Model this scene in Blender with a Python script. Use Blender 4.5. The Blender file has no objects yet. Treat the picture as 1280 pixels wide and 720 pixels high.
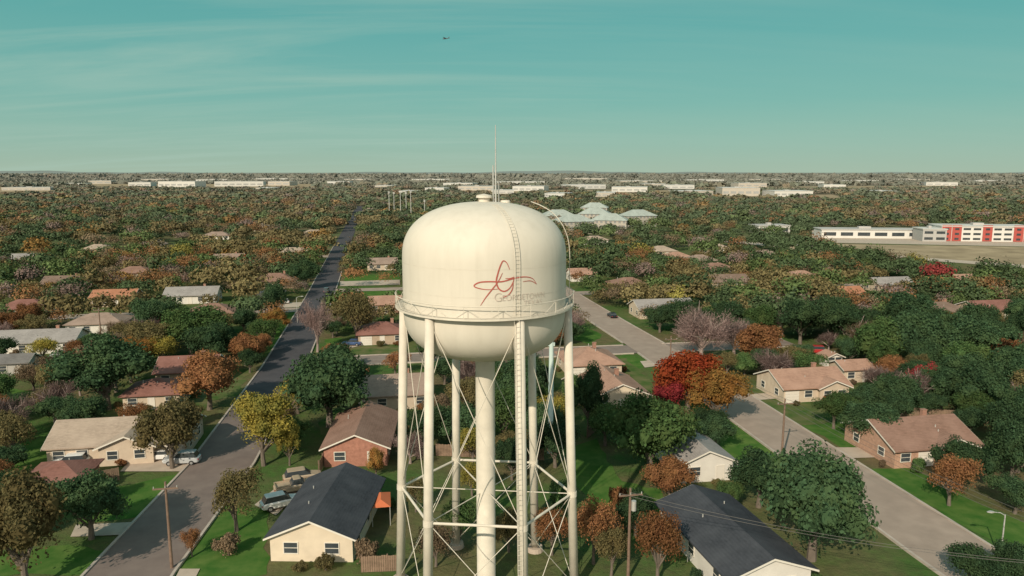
import bpy, bmesh, math, random
import numpy as np
from mathutils import Vector, Matrix
random.seed(7)
rng = np.random.default_rng(11)
scene = bpy.context.scene
col = scene.collection
rad = math.radians
F = 914.0; PITCH = rad(9); CAMH = 40.0
sp, cp = math.sin(PITCH), math.cos(PITCH)
GA = rad(10)                      # the street grid is turned by ten degrees

def G(u, v, z=0.0):
    c = (360 - v) / F; Y = cp + sp * c; Z = -sp + cp * c
    t = (z - CAMH) / Z
    return ((u - 640) / F * t, Y * t)
def mpp(v):
    c = (360 - v) / F
    return CAMH / (sp - cp * c) / F
def proj(x, y, z):
    dz = z - CAMH; dep = y * cp - dz * sp; up = y * sp + dz * cp
    return 640 + F * x / dep, 360 - F * up / dep, dep

# ------------------------------------------------------------------ materials
def new_mat(name):
    m = bpy.data.materials.new(name); m.use_nodes = True
    nt = m.node_tree; b = nt.nodes['Principled BSDF']
    return m, nt, b
def mixrgb(nt, a, b, fac, mode='MIX'):
    n = nt.nodes.new('ShaderNodeMix'); n.data_type = 'RGBA'; n.blend_type = mode
    for sock, val in ((n.inputs[0], fac), (n.inputs[6], a), (n.inputs[7], b)):
        if isinstance(val, bpy.types.NodeSocket): nt.links.new(val, sock)
        elif isinstance(val, (int, float)): sock.default_value = val
        else: sock.default_value = (*val[:3], 1)
    return n.outputs[2]
def noise(nt, scale, detail=4, rough=.55, vec=None, coord='Object', dist=0):
    n = nt.nodes.new('ShaderNodeTexNoise')
    n.inputs['Scale'].default_value = scale; n.inputs['Detail'].default_value = detail
    n.inputs['Roughness'].default_value = rough; n.inputs['Distortion'].default_value = dist
    if vec is None:
        tc = nt.nodes.new('ShaderNodeTexCoord'); vec = tc.outputs[coord]
    nt.links.new(vec, n.inputs['Vector'])
    return n.outputs['Fac']
def ramp(nt, fac, lo, hi, a=0, c=1):
    n = nt.nodes.new('ShaderNodeMapRange'); n.inputs[1].default_value = lo; n.inputs[2].default_value = hi
    n.inputs[3].default_value = a; n.inputs[4].default_value = c
    nt.links.new(fac, n.inputs[0]); return n.outputs[0]
def bump(nt, b, h, strength, dist=.05):
    n = nt.nodes.new('ShaderNodeBump'); n.inputs['Strength'].default_value = strength
    n.inputs['Distance'].default_value = dist
    nt.links.new(h, n.inputs['Height']); nt.links.new(n.outputs[0], b.inputs['Normal'])
def mat(name, c, rough=.8, var=.18, scale=1.2, spec=.25, metal=0, c2=None, bmp=0):
    m, nt, b = new_mat(name)
    f = ramp(nt, noise(nt, scale, 6), .3, .7)
    f2 = ramp(nt, noise(nt, scale * .22, 3), .35, .65)
    lo = [x * (1 - var) for x in c]; hi = list(c2) if c2 else [min(1, x * (1 + var)) for x in c]
    cc = mixrgb(nt, lo, hi, f)
    cc = mixrgb(nt, cc, [x * (1 - var) for x in c], ramp(nt, f2, 0, 2.2))
    nt.links.new(cc, b.inputs['Base Color'])
    b.inputs['Roughness'].default_value = rough; b.inputs['Metallic'].default_value = metal
    b.inputs['Specular IOR Level'].default_value = spec
    if bmp: bump(nt, b, f, bmp)
    return m
def roof_mat(name, c):
    m, nt, b = new_mat(name)
    tc = nt.nodes.new('ShaderNodeTexCoord')
    mp = nt.nodes.new('ShaderNodeMapping'); mp.inputs['Scale'].default_value = (1, 1, 5)
    nt.links.new(tc.outputs['Object'], mp.inputs[0])
    f = ramp(nt, noise(nt, 1.6, 8, .7, mp.outputs[0]), .3, .7)
    g = ramp(nt, noise(nt, .35, 4), .3, .75)
    w = nt.nodes.new('ShaderNodeTexWave'); w.bands_direction = 'Z'; w.inputs['Scale'].default_value = 2.6
    w.inputs['Distortion'].default_value = .6
    nt.links.new(tc.outputs['Object'], w.inputs[0])
    cc = mixrgb(nt, [x * .66 for x in c], [min(1, x * 1.3) for x in c], f)
    cc = mixrgb(nt, cc, [min(1, x * 1.25 + .02) for x in c], g)
    cc = mixrgb(nt, cc, (.55, .55, .55), ramp(nt, w.outputs['Fac'], -.2, 5), 'MULTIPLY')
    nt.links.new(cc, b.inputs['Base Color']); b.inputs['Roughness'].default_value = .9
    b.inputs['Specular IOR Level'].default_value = .15
    bump(nt, b, f, .35, .04)
    return m
def leaf_mat(name, c, c2, dark=.56):
    m = bpy.data.materials.new(name); m.use_nodes = True; nt = m.node_tree; nt.nodes.clear()
    out = nt.nodes.new('ShaderNodeOutputMaterial')
    geo = nt.nodes.new('ShaderNodeNewGeometry'); oi = nt.nodes.new('ShaderNodeObjectInfo')
    a = mixrgb(nt, [x * dark for x in c], [x * 1.45 for x in c], geo.outputs['Random Per Island'])
    n = ramp(nt, noise(nt, 1.7, 3), .42, .68)
    a = mixrgb(nt, a, c2, n)
    mr = nt.nodes.new('ShaderNodeMapRange'); mr.inputs[3].default_value = .74; mr.inputs[4].default_value = 1.34
    nt.links.new(oi.outputs['Random'], mr.inputs[0])
    vm = nt.nodes.new('ShaderNodeVectorMath'); vm.operation = 'SCALE'
    nt.links.new(a, vm.inputs[0]); nt.links.new(mr.outputs[0], vm.inputs['Scale'])
    d = nt.nodes.new('ShaderNodeBsdfDiffuse'); t = nt.nodes.new('ShaderNodeBsdfTranslucent')
    nt.links.new(vm.outputs[0], d.inputs[0]); nt.links.new(vm.outputs[0], t.inputs[0])
    mx = nt.nodes.new('ShaderNodeMixShader'); mx.inputs[0].default_value = .25
    nt.links.new(d.outputs[0], mx.inputs[1]); nt.links.new(t.outputs[0], mx.inputs[2])
    nt.links.new(mx.outputs[0], out.inputs[0])
    return m

PAL = {  # leaf base colours: main, clump tint
 'oak':    ((.043, .080, .040), (.068, .108, .046)),
 'green':  ((.068, .122, .044), (.108, .150, .052)),
 'olive':  ((.138, .120, .056), (.184, .142, .064)),
 'yellow': ((.285, .230, .052), (.185, .185, .052)),
 'orange': ((.280, .135, .042), (.240, .165, .052)),
 'red':    ((.330, .062, .028), (.340, .100, .034)),
 'crimson':((.300, .045, .048), (.250, .040, .046)),
 'rust':   ((.225, .106, .052), (.265, .138, .060)),
 'brown':  ((.190, .136, .088), (.155, .116, .076)),
 'bare':   ((.225, .155, .142), (.185, .134, .122)),
}
LEAF = {k: leaf_mat('leaf_' + k, *v) for k, v in PAL.items()}
bark = mat('bark', (.16, .13, .105), .95, .35, 3)
bark_pale = mat('bark_pale', (.31, .24, .215), .95, .3, 3)

# ------------------------------------------------------------------ mesh building
class MB:
    def __init__(s): s.v = []; s.f = []
    def add(s, vs, fs):
        k = len(s.v); s.v += [tuple(p) for p in vs]; s.f += [tuple(i + k for i in f) for f in fs]
    def box(s, x0, x1, y0, y1, z0, z1):
        s.add([(x0,y0,z0),(x1,y0,z0),(x1,y1,z0),(x0,y1,z0),(x0,y0,z1),(x1,y0,z1),(x1,y1,z1),(x0,y1,z1)],
              [(3,2,1,0),(4,5,6,7),(0,1,5,4),(1,2,6,5),(2,3,7,6),(3,0,4,7)])
    def tube(s, p0, p1, r0, r1=None, n=8):
        r1 = r0 if r1 is None else r1
        p0 = Vector(p0); p1 = Vector(p1); d = (p1 - p0).normalized()
        a = d.orthogonal().normalized(); b = d.cross(a)
        vs = []
        for p, r in ((p0, r0), (p1, r1)):
            for i in range(n):
                t = 2 * math.pi * i / n
                vs.append(p + a * (r * math.cos(t)) + b * (r * math.sin(t)))
        s.add(vs, [(i, (i+1) % n, n + (i+1) % n, n + i) for i in range(n)] + [tuple(range(n))[::-1], tuple(range(n, 2*n))])
    def path(s, pts, r, n=6):
        for a, b in zip(pts[:-1], pts[1:]):
            if (Vector(a) - Vector(b)).length > 1e-4: s.tube(a, b, r, r, n)
    def lathe(s, prof, n=64, cap=True):
        k = len(prof); vs = []
        for r, z in prof:
            for i in range(n):
                t = 2 * math.pi * i / n; vs.append((r * math.cos(t), r * math.sin(t), z))
        fs = [(j*n+i, j*n+(i+1) % n, (j+1)*n+(i+1) % n, (j+1)*n+i) for j in range(k-1) for i in range(n)]
        if cap: fs += [tuple(range(n))[::-1], tuple(range((k-1)*n, k*n))]
        s.add(vs, fs)
    def build(s, name, m, parent=None, loc=None, smooth=False):
        me = bpy.data.meshes.new(name); me.from_pydata(s.v, [], s.f); me.update()
        if m: me.materials.append(m)
        if smooth: me.polygons.foreach_set('use_smooth', [True] * len(me.polygons))
        o = bpy.data.objects.new(name, me); col.objects.link(o)
        if parent: o.parent = parent
        if loc: o.location = loc
        return o
def np_mesh(name, V, Q, cols=None):
    me = bpy.data.meshes.new(name)
    n, m = len(V), len(Q)
    me.vertices.add(n); me.vertices.foreach_set('co', np.asarray(V, np.float32).ravel())
    me.loops.add(m * 4); me.loops.foreach_set('vertex_index', np.asarray(Q, np.int32).ravel())
    me.polygons.add(m); me.polygons.foreach_set('loop_start', np.arange(0, m * 4, 4, dtype=np.int32))
    me.update(calc_edges=True)
    if cols is not None:
        a = me.color_attributes.new('Col', 'FLOAT_COLOR', 'POINT')
        a.data.foreach_set('color', np.asarray(cols, np.float32).ravel())
    return me
def tag(o, label=None, cat=None, group=None, kind=None):
    if label: o['label'] = label
    if cat: o['category'] = cat
    if group: o['group'] = group
    if kind: o['kind'] = kind
    return o
def thing(name, label, cat, loc=(0,0,0), rz=0, group=None):
    o = bpy.data.objects.new(name, None); col.objects.link(o)
    o.location = loc; o.rotation_euler = (0, 0, rz); o.empty_display_size = .5
    return tag(o, label, cat, group)
def in_poly(x, y, poly):
    x = np.asarray(x, float); y = np.asarray(y, float); r = np.zeros(x.shape, bool); n = len(poly)
    for i in range(n):
        x0, y0 = poly[i]; x1, y1 = poly[(i+1) % n]
        c = ((y0 > y) != (y1 > y)) & (x < (x1 - x0) * (y - y0) / ((y1 - y0) or 1e-9) + x0)
        r ^= c
    return r
def seg_dist(x, y, pts):
    x = np.asarray(x, float); y = np.asarray(y, float); d = np.full(x.shape, 1e9)
    for (ax, ay), (bx, by) in zip(pts[:-1], pts[1:]):
        vx, vy = bx-ax, by-ay
        t = np.clip(((x-ax)*vx + (y-ay)*vy) / (vx*vx+vy*vy), 0, 1)
        d = np.minimum(d, np.hypot(x-ax-t*vx, y-ay-t*vy))
    return d

# ------------------------------------------------------------------ ground, roads
gm, nt, b = new_mat('ground_cover')
geo = nt.nodes.new('ShaderNodeNewGeometry')
sep = nt.nodes.new('ShaderNodeSeparateXYZ'); nt.links.new(geo.outputs['Position'], sep.inputs[0])
n1 = ramp(nt, noise(nt, .05, 6, .65, geo.outputs['Position']), .40, .62)
n2 = ramp(nt, noise(nt, .7, 7, .7, geo.outputs['Position']), .35, .7)
n3 = ramp(nt, noise(nt, .0035, 6, .6, geo.outputs['Position']), .40, .6)
near = mixrgb(nt, (.064, .136, .034), (.165, .128, .072), n1)
near = mixrgb(nt, near, (.078, .074, .040), mixrgb(nt, (0,0,0), (.65,.65,.65), n2))
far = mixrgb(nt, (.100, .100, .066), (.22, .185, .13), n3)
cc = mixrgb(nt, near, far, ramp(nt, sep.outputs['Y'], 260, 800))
cc = mixrgb(nt, cc, (.24, .248, .222), ramp(nt, sep.outputs['Y'], 1000, 5500))  # distance haze painted into the ground colour far out
nt.links.new(cc, b.inputs['Base Color']); b.inputs['Roughness'].default_value = 1; b.inputs['Specular IOR Level'].default_value = 0
bump(nt, b, n2, .6, .15)
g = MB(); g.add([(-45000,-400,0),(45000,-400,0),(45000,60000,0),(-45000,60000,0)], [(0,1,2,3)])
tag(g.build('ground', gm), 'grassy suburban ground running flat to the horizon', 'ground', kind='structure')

asphalt_b = mat('asphalt_pale', (.34, .268, .222), .95, .14, .4, .1)
asphalt_c = mat('asphalt_mid', (.24, .195, .17), .95, .18, .4, .1)
concrete = mat('concrete', (.46, .38, .31), .95, .15, .6, .1)
kerbm = mat('kerb_concrete', (.44, .38, .33), .95, .15, .8, .1)
grass = mat('lawn_grass', (.062, .172, .034), 1, .35, .5, 0, c2=(.116, .176, .048))
yardm = mat('yard_grass', (.072, .158, .038), 1, .35, .35, 0, c2=(.172, .150, .078))
straw = mat('dry_grass', (.34, .27, .18), 1, .3, .08, 0)
am, nt, b = new_mat('asphalt_street')   # the long street is darker further off
geo = nt.nodes.new('ShaderNodeNewGeometry'); sep = nt.nodes.new('ShaderNodeSeparateXYZ')
nt.links.new(geo.outputs['Position'], sep.inputs[0])
f = ramp(nt, noise(nt, .4, 6, .6, geo.outputs['Position']), .3, .7)
c1 = mixrgb(nt, (.165, .13, .118), (.215, .172, .152), f); c2 = mixrgb(nt, (.064, .062, .070), (.088, .083, .090), f)
nt.links.new(mixrgb(nt, c1, c2, ramp(nt, sep.outputs['Y'], 112, 122)), b.inputs['Base Color'])
b.inputs['Roughness'].default_value = .95; b.inputs['Specular IOR Level'].default_value = .1

RA = [(-34, 30), (-38.5, 68), (-40.2, 96), (-47.5, 148), (-62, 232), (-100, 436), (-157, 746), (-182, 880)]
RB = [(54, 35), (47, 72.6), (43.3, 96.4), (39.4, 121), (32.8, 160), (26.5, 191), (20.5, 222), (8, 290), (-5, 360)]
RC = [(-47.8, 150), (-8, 157), (32.8, 163.5), (66, 169)]
RD = [(-65, 246), (-38, 250.5), (-8, 255)]
RE = [(-58, 212), (-150, 196), (-230, 181)]
RF = [(17, 240), (70, 249.5), (190, 270)]
RG = [(-84, 350), (-200, 329), (-330, 306)]
RH = [(60, 520), (110, 450), (140, 410), (173, 357), (220, 311), (310, 225)]
ROADS = [(RA, 8.6), (RB, 9.2), (RC, 7.5), (RD, 6.5), (RE, 7), (RF, 7), (RG, 8), (RH, 12)]
def offset_poly(pts, off):
    out = []
    for i, (x, y) in enumerate(pts):
        a = Vector(pts[max(i-1, 0)]); c = Vector(pts[min(i+1, len(pts)-1)])
        t = (c - a).normalized(); out.append((x - t.y * off, y + t.x * off))
    return out
def resample(pts, step):
    out = []
    for a, c in zip(pts[:-1], pts[1:]):
        n = max(1, int(math.dist(a, c) / step))
        out += [(a[0] + (c[0]-a[0]) * i / n, a[1] + (c[1]-a[1]) * i / n) for i in range(n)]
    return out + [pts[-1]]
def road(name, label, pts, w, z, m):
    L = offset_poly(pts, w/2); Rr = offset_poly(pts, -w/2); q = MB()
    for i in range(len(pts)-1):
        q.add([(*Rr[i], z), (*Rr[i+1], z), (*L[i+1], z), (*L[i], z)], [(0,1,2,3)])
    return tag(q.build(name, m), label, 'road', kind='structure')
road('road', 'long dark street running away left of the tower', RA, 8.6, .145, am)
road('road', 'pale concrete street running diagonally right of the tower', RB, 9.2, .16, asphalt_b)
road('road', 'cross street behind the tower joining the two long streets', RC, 7.5, .13, asphalt_c)
road('road', 'short pale side street among lawns beyond the cross street', RD, 6.5, .115, asphalt_b)
road('road', 'pale side street leading left from the long street', RE, 7, .12, asphalt_b)
road('road', 'pale side street leading right into the dense trees', RF, 7, .12, asphalt_b)
road('road', 'far pale side street leading left through the woods', RG, 8, .12, asphalt_b)
road('road', 'wide pale highway through dry grass at far right', RH, 12, .135, concrete)
def kerb(pts, w, others, ymax, label):
    q = MB()
    for s in (1, -1):
        P = resample([p for p in pts], 3)
        P = [p for p in P if p[1] < ymax]
        a = offset_poly(P, s*(w/2)); c = offset_poly(P, s*(w/2 + .3))
        for i in range(len(P)-1):
            mx, my = (a[i][0]+a[i+1][0])/2, (a[i][1]+a[i+1][1])/2
            if any(seg_dist(mx, my, o)  < ow/2 + .6 for o, ow in others): continue
            z0, z1 = 0.0, .28
            q.add([(*a[i],z0),(*a[i+1],z0),(*c[i+1],z0),(*c[i],z0),(*a[i],z1),(*a[i+1],z1),(*c[i+1],z1),(*c[i],z1)],
                  [(4,5,6,7),(0,1,5,4),(2,3,7,6)])
    tag(q.build('kerb', kerbm), label, 'kerb', kind='structure')
kerb(RA, 8.6, [(RC, 7.5), (RD, 6.5), (RE, 7), (RG, 8)], 420, 'concrete kerbs edging the long dark street')
kerb(RB, 9.2, [(RC, 7.5), (RF, 7)], 300, 'concrete kerbs edging the pale street')
kerb(RC, 7.5, [(RA, 8.6), (RB, 9.2)], 400, 'concrete kerbs edging the cross street')
def sheet(name, label, poly, z, m, cat):
    q = MB(); q.add([(x, y, z) for x, y in poly], [tuple(range(len(poly)))])
    return tag(q.build(name, m), label, cat, kind='structure')
LAWNS = [[(700,560),(750,548),(772,600),(830,612),(843,660),(745,645),(715,600)],
 [(880,522),(930,514),(1000,577),(960,592),(905,567)], [(962,507),(1012,503),(1110,562),(1062,566)],
 [(1082,588),(1130,582),(1290,660),(1290,700),(1240,678)], [(335,445),(350,402),(385,370),(395,372),(362,432)],
 [(425,362),(500,360),(500,376),(420,382)], [(430,345),(500,343),(500,352),(432,354)],
 [(205,720),(275,630),(332,640),(335,720)], [(90,622),(238,588),(255,602),(212,640),(100,655)],
 [(0,690),(105,682),(150,690),(118,720),(0,720)], [(0,562),(60,545),(66,582),(0,592)], [(0,482),(85,500),(60,518),(0,505)],
 [(405,424),(490,417),(495,430),(405,434)], [(780,440),(812,452),(800,462),(765,452)], [(725,405),(752,418),(740,430),(715,425)]]
LAWNW = [[G(*p) for p in L] for L in LAWNS]
def ragged(poly, step=2.0, amp=.55):
    P = resample(poly + [poly[0]], step)[:-1]
    return [(x + random.uniform(-amp, amp), y + random.uniform(-amp, amp)) for x, y in P]
lq = MB()
for L in LAWNW:
    P = ragged(L); lq.add([(x, y, .025) for x, y in P], [tuple(range(len(P)))])
tag(lq.build('lawn', grass), 'bright green mown lawns beside the streets and houses', 'lawn', kind='structure')
DRIVES = [[(95,657),(196,652),(188,668),(88,672)], [(165,574),(268,574),(258,590),(150,590)], [(318,632),(366,594),(398,596),(345,645)],
 [(40,592),(70,582),(120,578),(112,586)], [(425,352),(500,350),(500,356),(425,358)], [(928,494),(985,490),(990,497),(935,502)],
 [(1030,560),(1105,560),(1112,572),(1045,574)], [(880,566),(958,592),(950,602),(870,580)], [(225,712),(250,712),(245,722),(220,722)],
 [(408,436),(455,426),(460,431),(415,440)], [(800,452),(830,450),(836,456),(806,460)], [(330,380),(378,378),(374,384),(330,386)]]
DRIVEW = [[G(*p) for p in D] for D in DRIVES]
dq = MB()
for D in DRIVEW: dq.add([(x, y, .105) for x, y in D], [tuple(range(len(D)))])
tag(dq.build('driveway', concrete), 'pale concrete driveways leading off the streets', 'driveway', kind='structure')
FIELDS = [[(985,304),(1300,309),(1300,336),(1180,326),(1090,318)], [(-30,233),(60,235),(90,243),(-30,247)], [(880,246),(1040,243),(1060,248),(900,251)], [(100,230),(400,230),(400,237),(120,237)], [(500,237),(870,238),(870,243.5),(500,242)], [(870,234),(1290,231),(1290,235),(1080,238),(870,239)]]
FIELDW = [[G(*p) for p in L] for L in FIELDS]
for L, lab in zip(FIELDW, ('dry straw coloured field beside the highway at right', 'pale bare field under the horizon at far left', 'pale open ground before the far right warehouses', 'pale open ground before the far left warehouses', 'pale open ground before the far central warehouses', 'pale cleared strip under the horizon at far right')):
    sheet('field', lab, L, .02, straw, 'field')
PARK = [G(*p) for p in [(1015,288),(1320,288),(1320,309),(1015,303)]]
sheet('parking_lot', 'pale paved lot around the red and white building', PARK, .05, concrete, 'parking lot')
CLEAR = [[G(*p) for p in P_] for P_ in ([(1020,300),(1320,300),(1320,356),(1180,348),(1060,330)], [(200,640),(500,640),(500,790),(200,790)], [(900,600),(1030,600),(1230,720),(1230,800),(880,800),(930,690)])]
NOTREE = LAWNW + DRIVEW + FIELDW + [PARK]

# ------------------------------------------------------------------ sky, sun, camera
AZ = rad(25); EL = rad(32)
sv = Vector((-math.sin(AZ) * math.cos(EL), -math.cos(AZ) * math.cos(EL), math.sin(EL)))
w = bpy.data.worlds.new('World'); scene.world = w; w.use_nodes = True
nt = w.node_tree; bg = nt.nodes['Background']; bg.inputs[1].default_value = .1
sky = nt.nodes.new('ShaderNodeTexSky'); sky.sky_type = 'NISHITA'; sky.sun_disc = False
sky.sun_elevation = EL; sky.sun_rotation = math.pi + AZ; sky.air_density = 1; sky.dust_density = 2; sky.ozone_density = 1.5
tc = nt.nodes.new('ShaderNodeTexCoord'); sep = nt.nodes.new('ShaderNodeSeparateXYZ'); nt.links.new(tc.outputs['Generated'], sep.inputs[0])
cr = nt.nodes.new('ShaderNodeValToRGB'); nt.links.new(sep.outputs['Z'], cr.inputs[0])
stops = [(0, (.42, .55, .43)), (.035, (.325, .515, .43)), (.09, (.205, .46, .405)), (.18, (.122, .405, .375)), (.36, (.062, .325, .335)), (1, (.03, .20, .28))]
e = cr.color_ramp.elements
e[0].position, e[0].color = stops[0][0], (*stops[0][1], 1); e[1].position, e[1].color = stops[-1][0], (*stops[-1][1], 1)
for p, c in stops[1:-1]:
    q = e.new(p); q.color = (*c, 1)
vs = nt.nodes.new('ShaderNodeVectorMath'); vs.operation = 'SCALE'; vs.inputs['Scale'].default_value = 10
nt.links.new(cr.outputs[0], vs.inputs[0])
tint = mixrgb(nt, sky.outputs[0], (.64, 1.0, .84), 1.0, 'MULTIPLY')
base = mixrgb(nt, tint, vs.outputs[0], .86)
# thin streaks of cirrus
ad = nt.nodes.new('ShaderNodeMath'); ad.operation = 'ADD'; ad.inputs[1].default_value = .12; nt.links.new(sep.outputs['Z'], ad.inputs[0])
dx = nt.nodes.new('ShaderNodeMath'); dx.operation = 'DIVIDE'; nt.links.new(sep.outputs['X'], dx.inputs[0]); nt.links.new(ad.outputs[0], dx.inputs[1])
dy = nt.nodes.new('ShaderNodeMath'); dy.operation = 'DIVIDE'; nt.links.new(sep.outputs['Y'], dy.inputs[0]); nt.links.new(ad.outputs[0], dy.inputs[1])
cx = nt.nodes.new('ShaderNodeCombineXYZ'); nt.links.new(dx.outputs[0], cx.inputs[0]); nt.links.new(dy.outputs[0], cx.inputs[1])
def wisps(scale, rot, loc, nsc, lo, hi, dist):
    mp = nt.nodes.new('ShaderNodeMapping'); mp.inputs['Scale'].default_value = scale; mp.inputs['Rotation'].default_value = (0, 0, rad(rot))
    mp.inputs['Location'].default_value = loc; nt.links.new(cx.outputs[0], mp.inputs[0])
    return ramp(nt, noise(nt, nsc, 9, .6, mp.outputs[0], dist=dist), lo, hi)
def mth(op, a, c):
    m_ = nt.nodes.new('ShaderNodeMath'); m_.operation = op
    for i, s in enumerate((a, c)):
        if isinstance(s, bpy.types.NodeSocket): nt.links.new(s, m_.inputs[i])
        else: m_.inputs[i].default_value = s
    return m_.outputs[0]
c_a = wisps((.24, 1.3, 1), 34, (1.1, .35, 0), .9, .46, .72, 1.1)
c_b = wisps((.40, 2.4, 1), 24, (4.1, 2.2, 0), 1.1, .48, .80, .7)
lm = ramp(nt, dx.outputs[0], 1.2, -1.0, .2, 1)
mask = mth('MULTIPLY', mth('MULTIPLY', mth('ADD', mth('MULTIPLY', c_a, .75), mth('MULTIPLY', c_b, .5)), lm), .60)
cl = mixrgb(nt, base, (4.0, 5.6, 4.7), mask)
sky_fill = ramp(nt, sep.outputs['Y'], .1, -.7)      # added fill: unseen sky behind the camera brightened to lift shadows
nt.links.new(mixrgb(nt, cl, (7.4, 7.6, 6.9), sky_fill), bg.inputs[0])
sl = bpy.data.lights.new('sun', 'SUN'); sl.energy = 4.3; sl.angle = rad(.5); sl.color = (1, .88, .70)
so = bpy.data.objects.new('sun', sl); col.objects.link(so); so.rotation_euler = sv.to_track_quat('Z', 'Y').to_euler()
cam = bpy.data.cameras.new('camera'); co = bpy.data.objects.new('camera', cam); col.objects.link(co)
cam.sensor_width = 36; cam.lens = F / 1280 * 36; cam.clip_end = 90000; cam.clip_start = .5
co.location = (0, 0, CAMH); co.rotation_euler = (math.pi/2 - PITCH, 0, 0); scene.camera = co
scene.view_settings.view_transform = 'Standard'; scene.view_settings.look = 'None'; scene.view_settings.exposure = 0

# far low hills
hm = mat('hill', (.245, .28, .265), 1, .12, .0006, 0)  # horizon haze is part of this pale base colour
q = MB(); P = []
xs = np.linspace(-16000, 16000, 161)
for i, x in enumerate(xs):
    h = 40 + 16 * math.sin(x * .0007 + 1) + 10 * math.sin(x * .0021) + 5 * math.sin(x * .0057 + 2)
    P.append((x, 12500 + 900 * math.sin(x * .0004), max(h, 12)))
vv = []
for x, y, h in P: vv += [(x, y - 900, -2), (x, y, h), (x, y + 1500, -2)]
q.add(vv, [(3*i, 3*i+3, 3*i+4, 3*i+1) for i in range(160)] + [(3*i+1, 3*i+4, 3*i+5, 3*i+2) for i in range(160)])
tag(q.build('hills', hm, smooth=True), 'low wooded hills along the horizon', 'hills', kind='structure')

# ------------------------------------------------------------------ the water tower
TX, TY = -2.5, 66.0
tm, nt, b = new_mat('tower_paint')
tcn = nt.nodes.new('ShaderNodeTexCoord')
mpn = nt.nodes.new('ShaderNodeMapping'); mpn.inputs['Scale'].default_value = (1.2, 1.2, .12); nt.links.new(tcn.outputs['Object'], mpn.inputs[0])
fa = ramp(nt, noise(nt, .9, 6, .6, mpn.outputs[0]), .45, .8)
fb = ramp(nt, noise(nt, .25, 4), .35, .7)
cc = mixrgb(nt, (.645, .592, .505), (.60, .552, .468), fb); cc = mixrgb(nt, cc, (.49, .445, .368), mixrgb(nt, (0,0,0), (.45,.45,.45), fa))
nt.links.new(cc, b.inputs['Base Color']); b.inputs['Roughness'].default_value = .65; b.inputs['Specular IOR Level'].default_value = .15
bump(nt, b, fb, .08, .1)
steel = mat('tower_steel', (.63, .575, .485), .65, .12, .8, .2)
grating = mat('walkway_grating', (.48, .44, .37), .8, .12, 2, .2)
galv = mat('galvanised', (.50, .49, .46), .5, .15, 2, .5, .3)
redp = mat('emblem_paint', (.42, .105, .082), .7, .1, 2)
letp = mat('lettering_paint', (.51, .425, .36), .7, .1, 2)
ZR = 28.2; TR = 7.4; BD = 4.9
def tank_r(z):
    if z < ZR: return TR * max(0, 1 - ((ZR - z) / BD) ** 3.0) ** (1/2.55)
    if z < 32.3: return TR
    return TR * max(0, 1 - min(1, ((z - 32.3) / 5.1)) ** 2.55) ** (1/2.28)
tower = thing('water_tower', 'tall cream water tower with red script emblem and railed balcony', 'water tower', (TX, TY, 0))
prof = []
for i in range(0, 37):
    z = ZR - BD * math.cos(math.pi/2 * i / 36); prof.append((max(tank_r(z), .02) if i < 36 else TR, z))
for i in range(1, 9): prof.append((TR, ZR + (32.3 - ZR) * i / 8))
for i in range(1, 33):
    z = 32.3 + 5.1 * math.sin(math.pi/2 * i / 32); prof.append((max(tank_r(z), .02), z))
q = MB(); q.lathe(prof, 96); tank = q.build('tank', tm, tower, smooth=True)
for z in (29.9, 32.2):
    q = MB(); vs_ = []
    for dz_ in (-.03, .03):
        for i in range(96):
            a0 = 2*math.pi*i/96; vs_.append(((TR+.012)*math.cos(a0), (TR+.012)*math.sin(a0), z+dz_))
    q.add(vs_, [(i, (i+1) % 96, 96+(i+1) % 96, 96+i) for i in range(96)]); q.build('weld_seam', steel, tank)
q = MB(); q.lathe([(.5, 37.2), (.5, 37.7), (.75, 37.75), (.7, 37.95), (.05, 38.1)], 24); q.build('vent', steel, tank)
q = MB(); q.lathe([(.45, 37.05), (.45, 37.5), (.4, 37.6), (.02, 37.62)], 20); q.build('hatch', steel, tank, (1.9, .3, -.1))
def surf(th, z, off=.03):   # th measured from the front of the tank, positive to the right
    r = tank_r(z) + off
    return Vector((r * math.sin(th), -r * math.cos(th), z))
def tank_px(u, v, off=.03): # point of the shell given in drawing coordinates of the emblem
    s = max(-.98, min(.98, (u - 605) / 103)); th = math.asin(s)
    c = (360 - v) / F; Y = cp + sp * c; Z = -sp + cp * c
    return th, CAMH + Z / Y * (TY - TR * math.cos(th))
def ribbon(q, pts, w0, w1):
    P = []
    for i in range(len(pts) - 1):                # Catmull-Rom
        p = [np.array(pts[max(0, min(len(pts)-1, j))], float) for j in (i-1, i, i+1, i+2)]
        for k in range(8):
            t = k / 8
            P.append(.5 * ((2*p[1]) + (-p[0]+p[2])*t + (2*p[0]-5*p[1]+4*p[2]-p[3])*t*t + (-p[0]+3*p[1]-3*p[2]+p[3])*t**3))
    P.append(np.array(pts[-1], float))
    S = [tank_px(*p) for p in P]; S = [(th * TR, z) for th, z in S]; n = len(S); vs = []
    for i, (a, z) in enumerate(S):
        d = Vector((S[min(i+1, n-1)][0] - S[max(i-1, 0)][0], S[min(i+1, n-1)][1] - S[max(i-1, 0)][1])).normalized()
        wd = (w0 + (w1 - w0) * math.sin(math.pi * i / (n-1))) / 2
        for s in (1, -1): vs.append(surf((a - d.y * wd * s) / TR, z + d.x * wd * s, ribbon.off))
    ribbon.off += .003
    q.add(vs, [(2*i, 2*i+1, 2*i+3, 2*i+2) for i in range(n-1)])
ribbon.off = .03
q = MB()
ribbon(q, [(625,361),(612,362),(601,360),(597,357),(603,353),(614,352),(628,352),(642,348),(654,346),(663,348),(668,355)], .035, .115)
ribbon(q, [(668,355),(661,351),(652,352)], .03, .06)
ribbon(q, [(604,382),(610,372),(617,362),(624,352),(629,341)], .03, .10)
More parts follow.
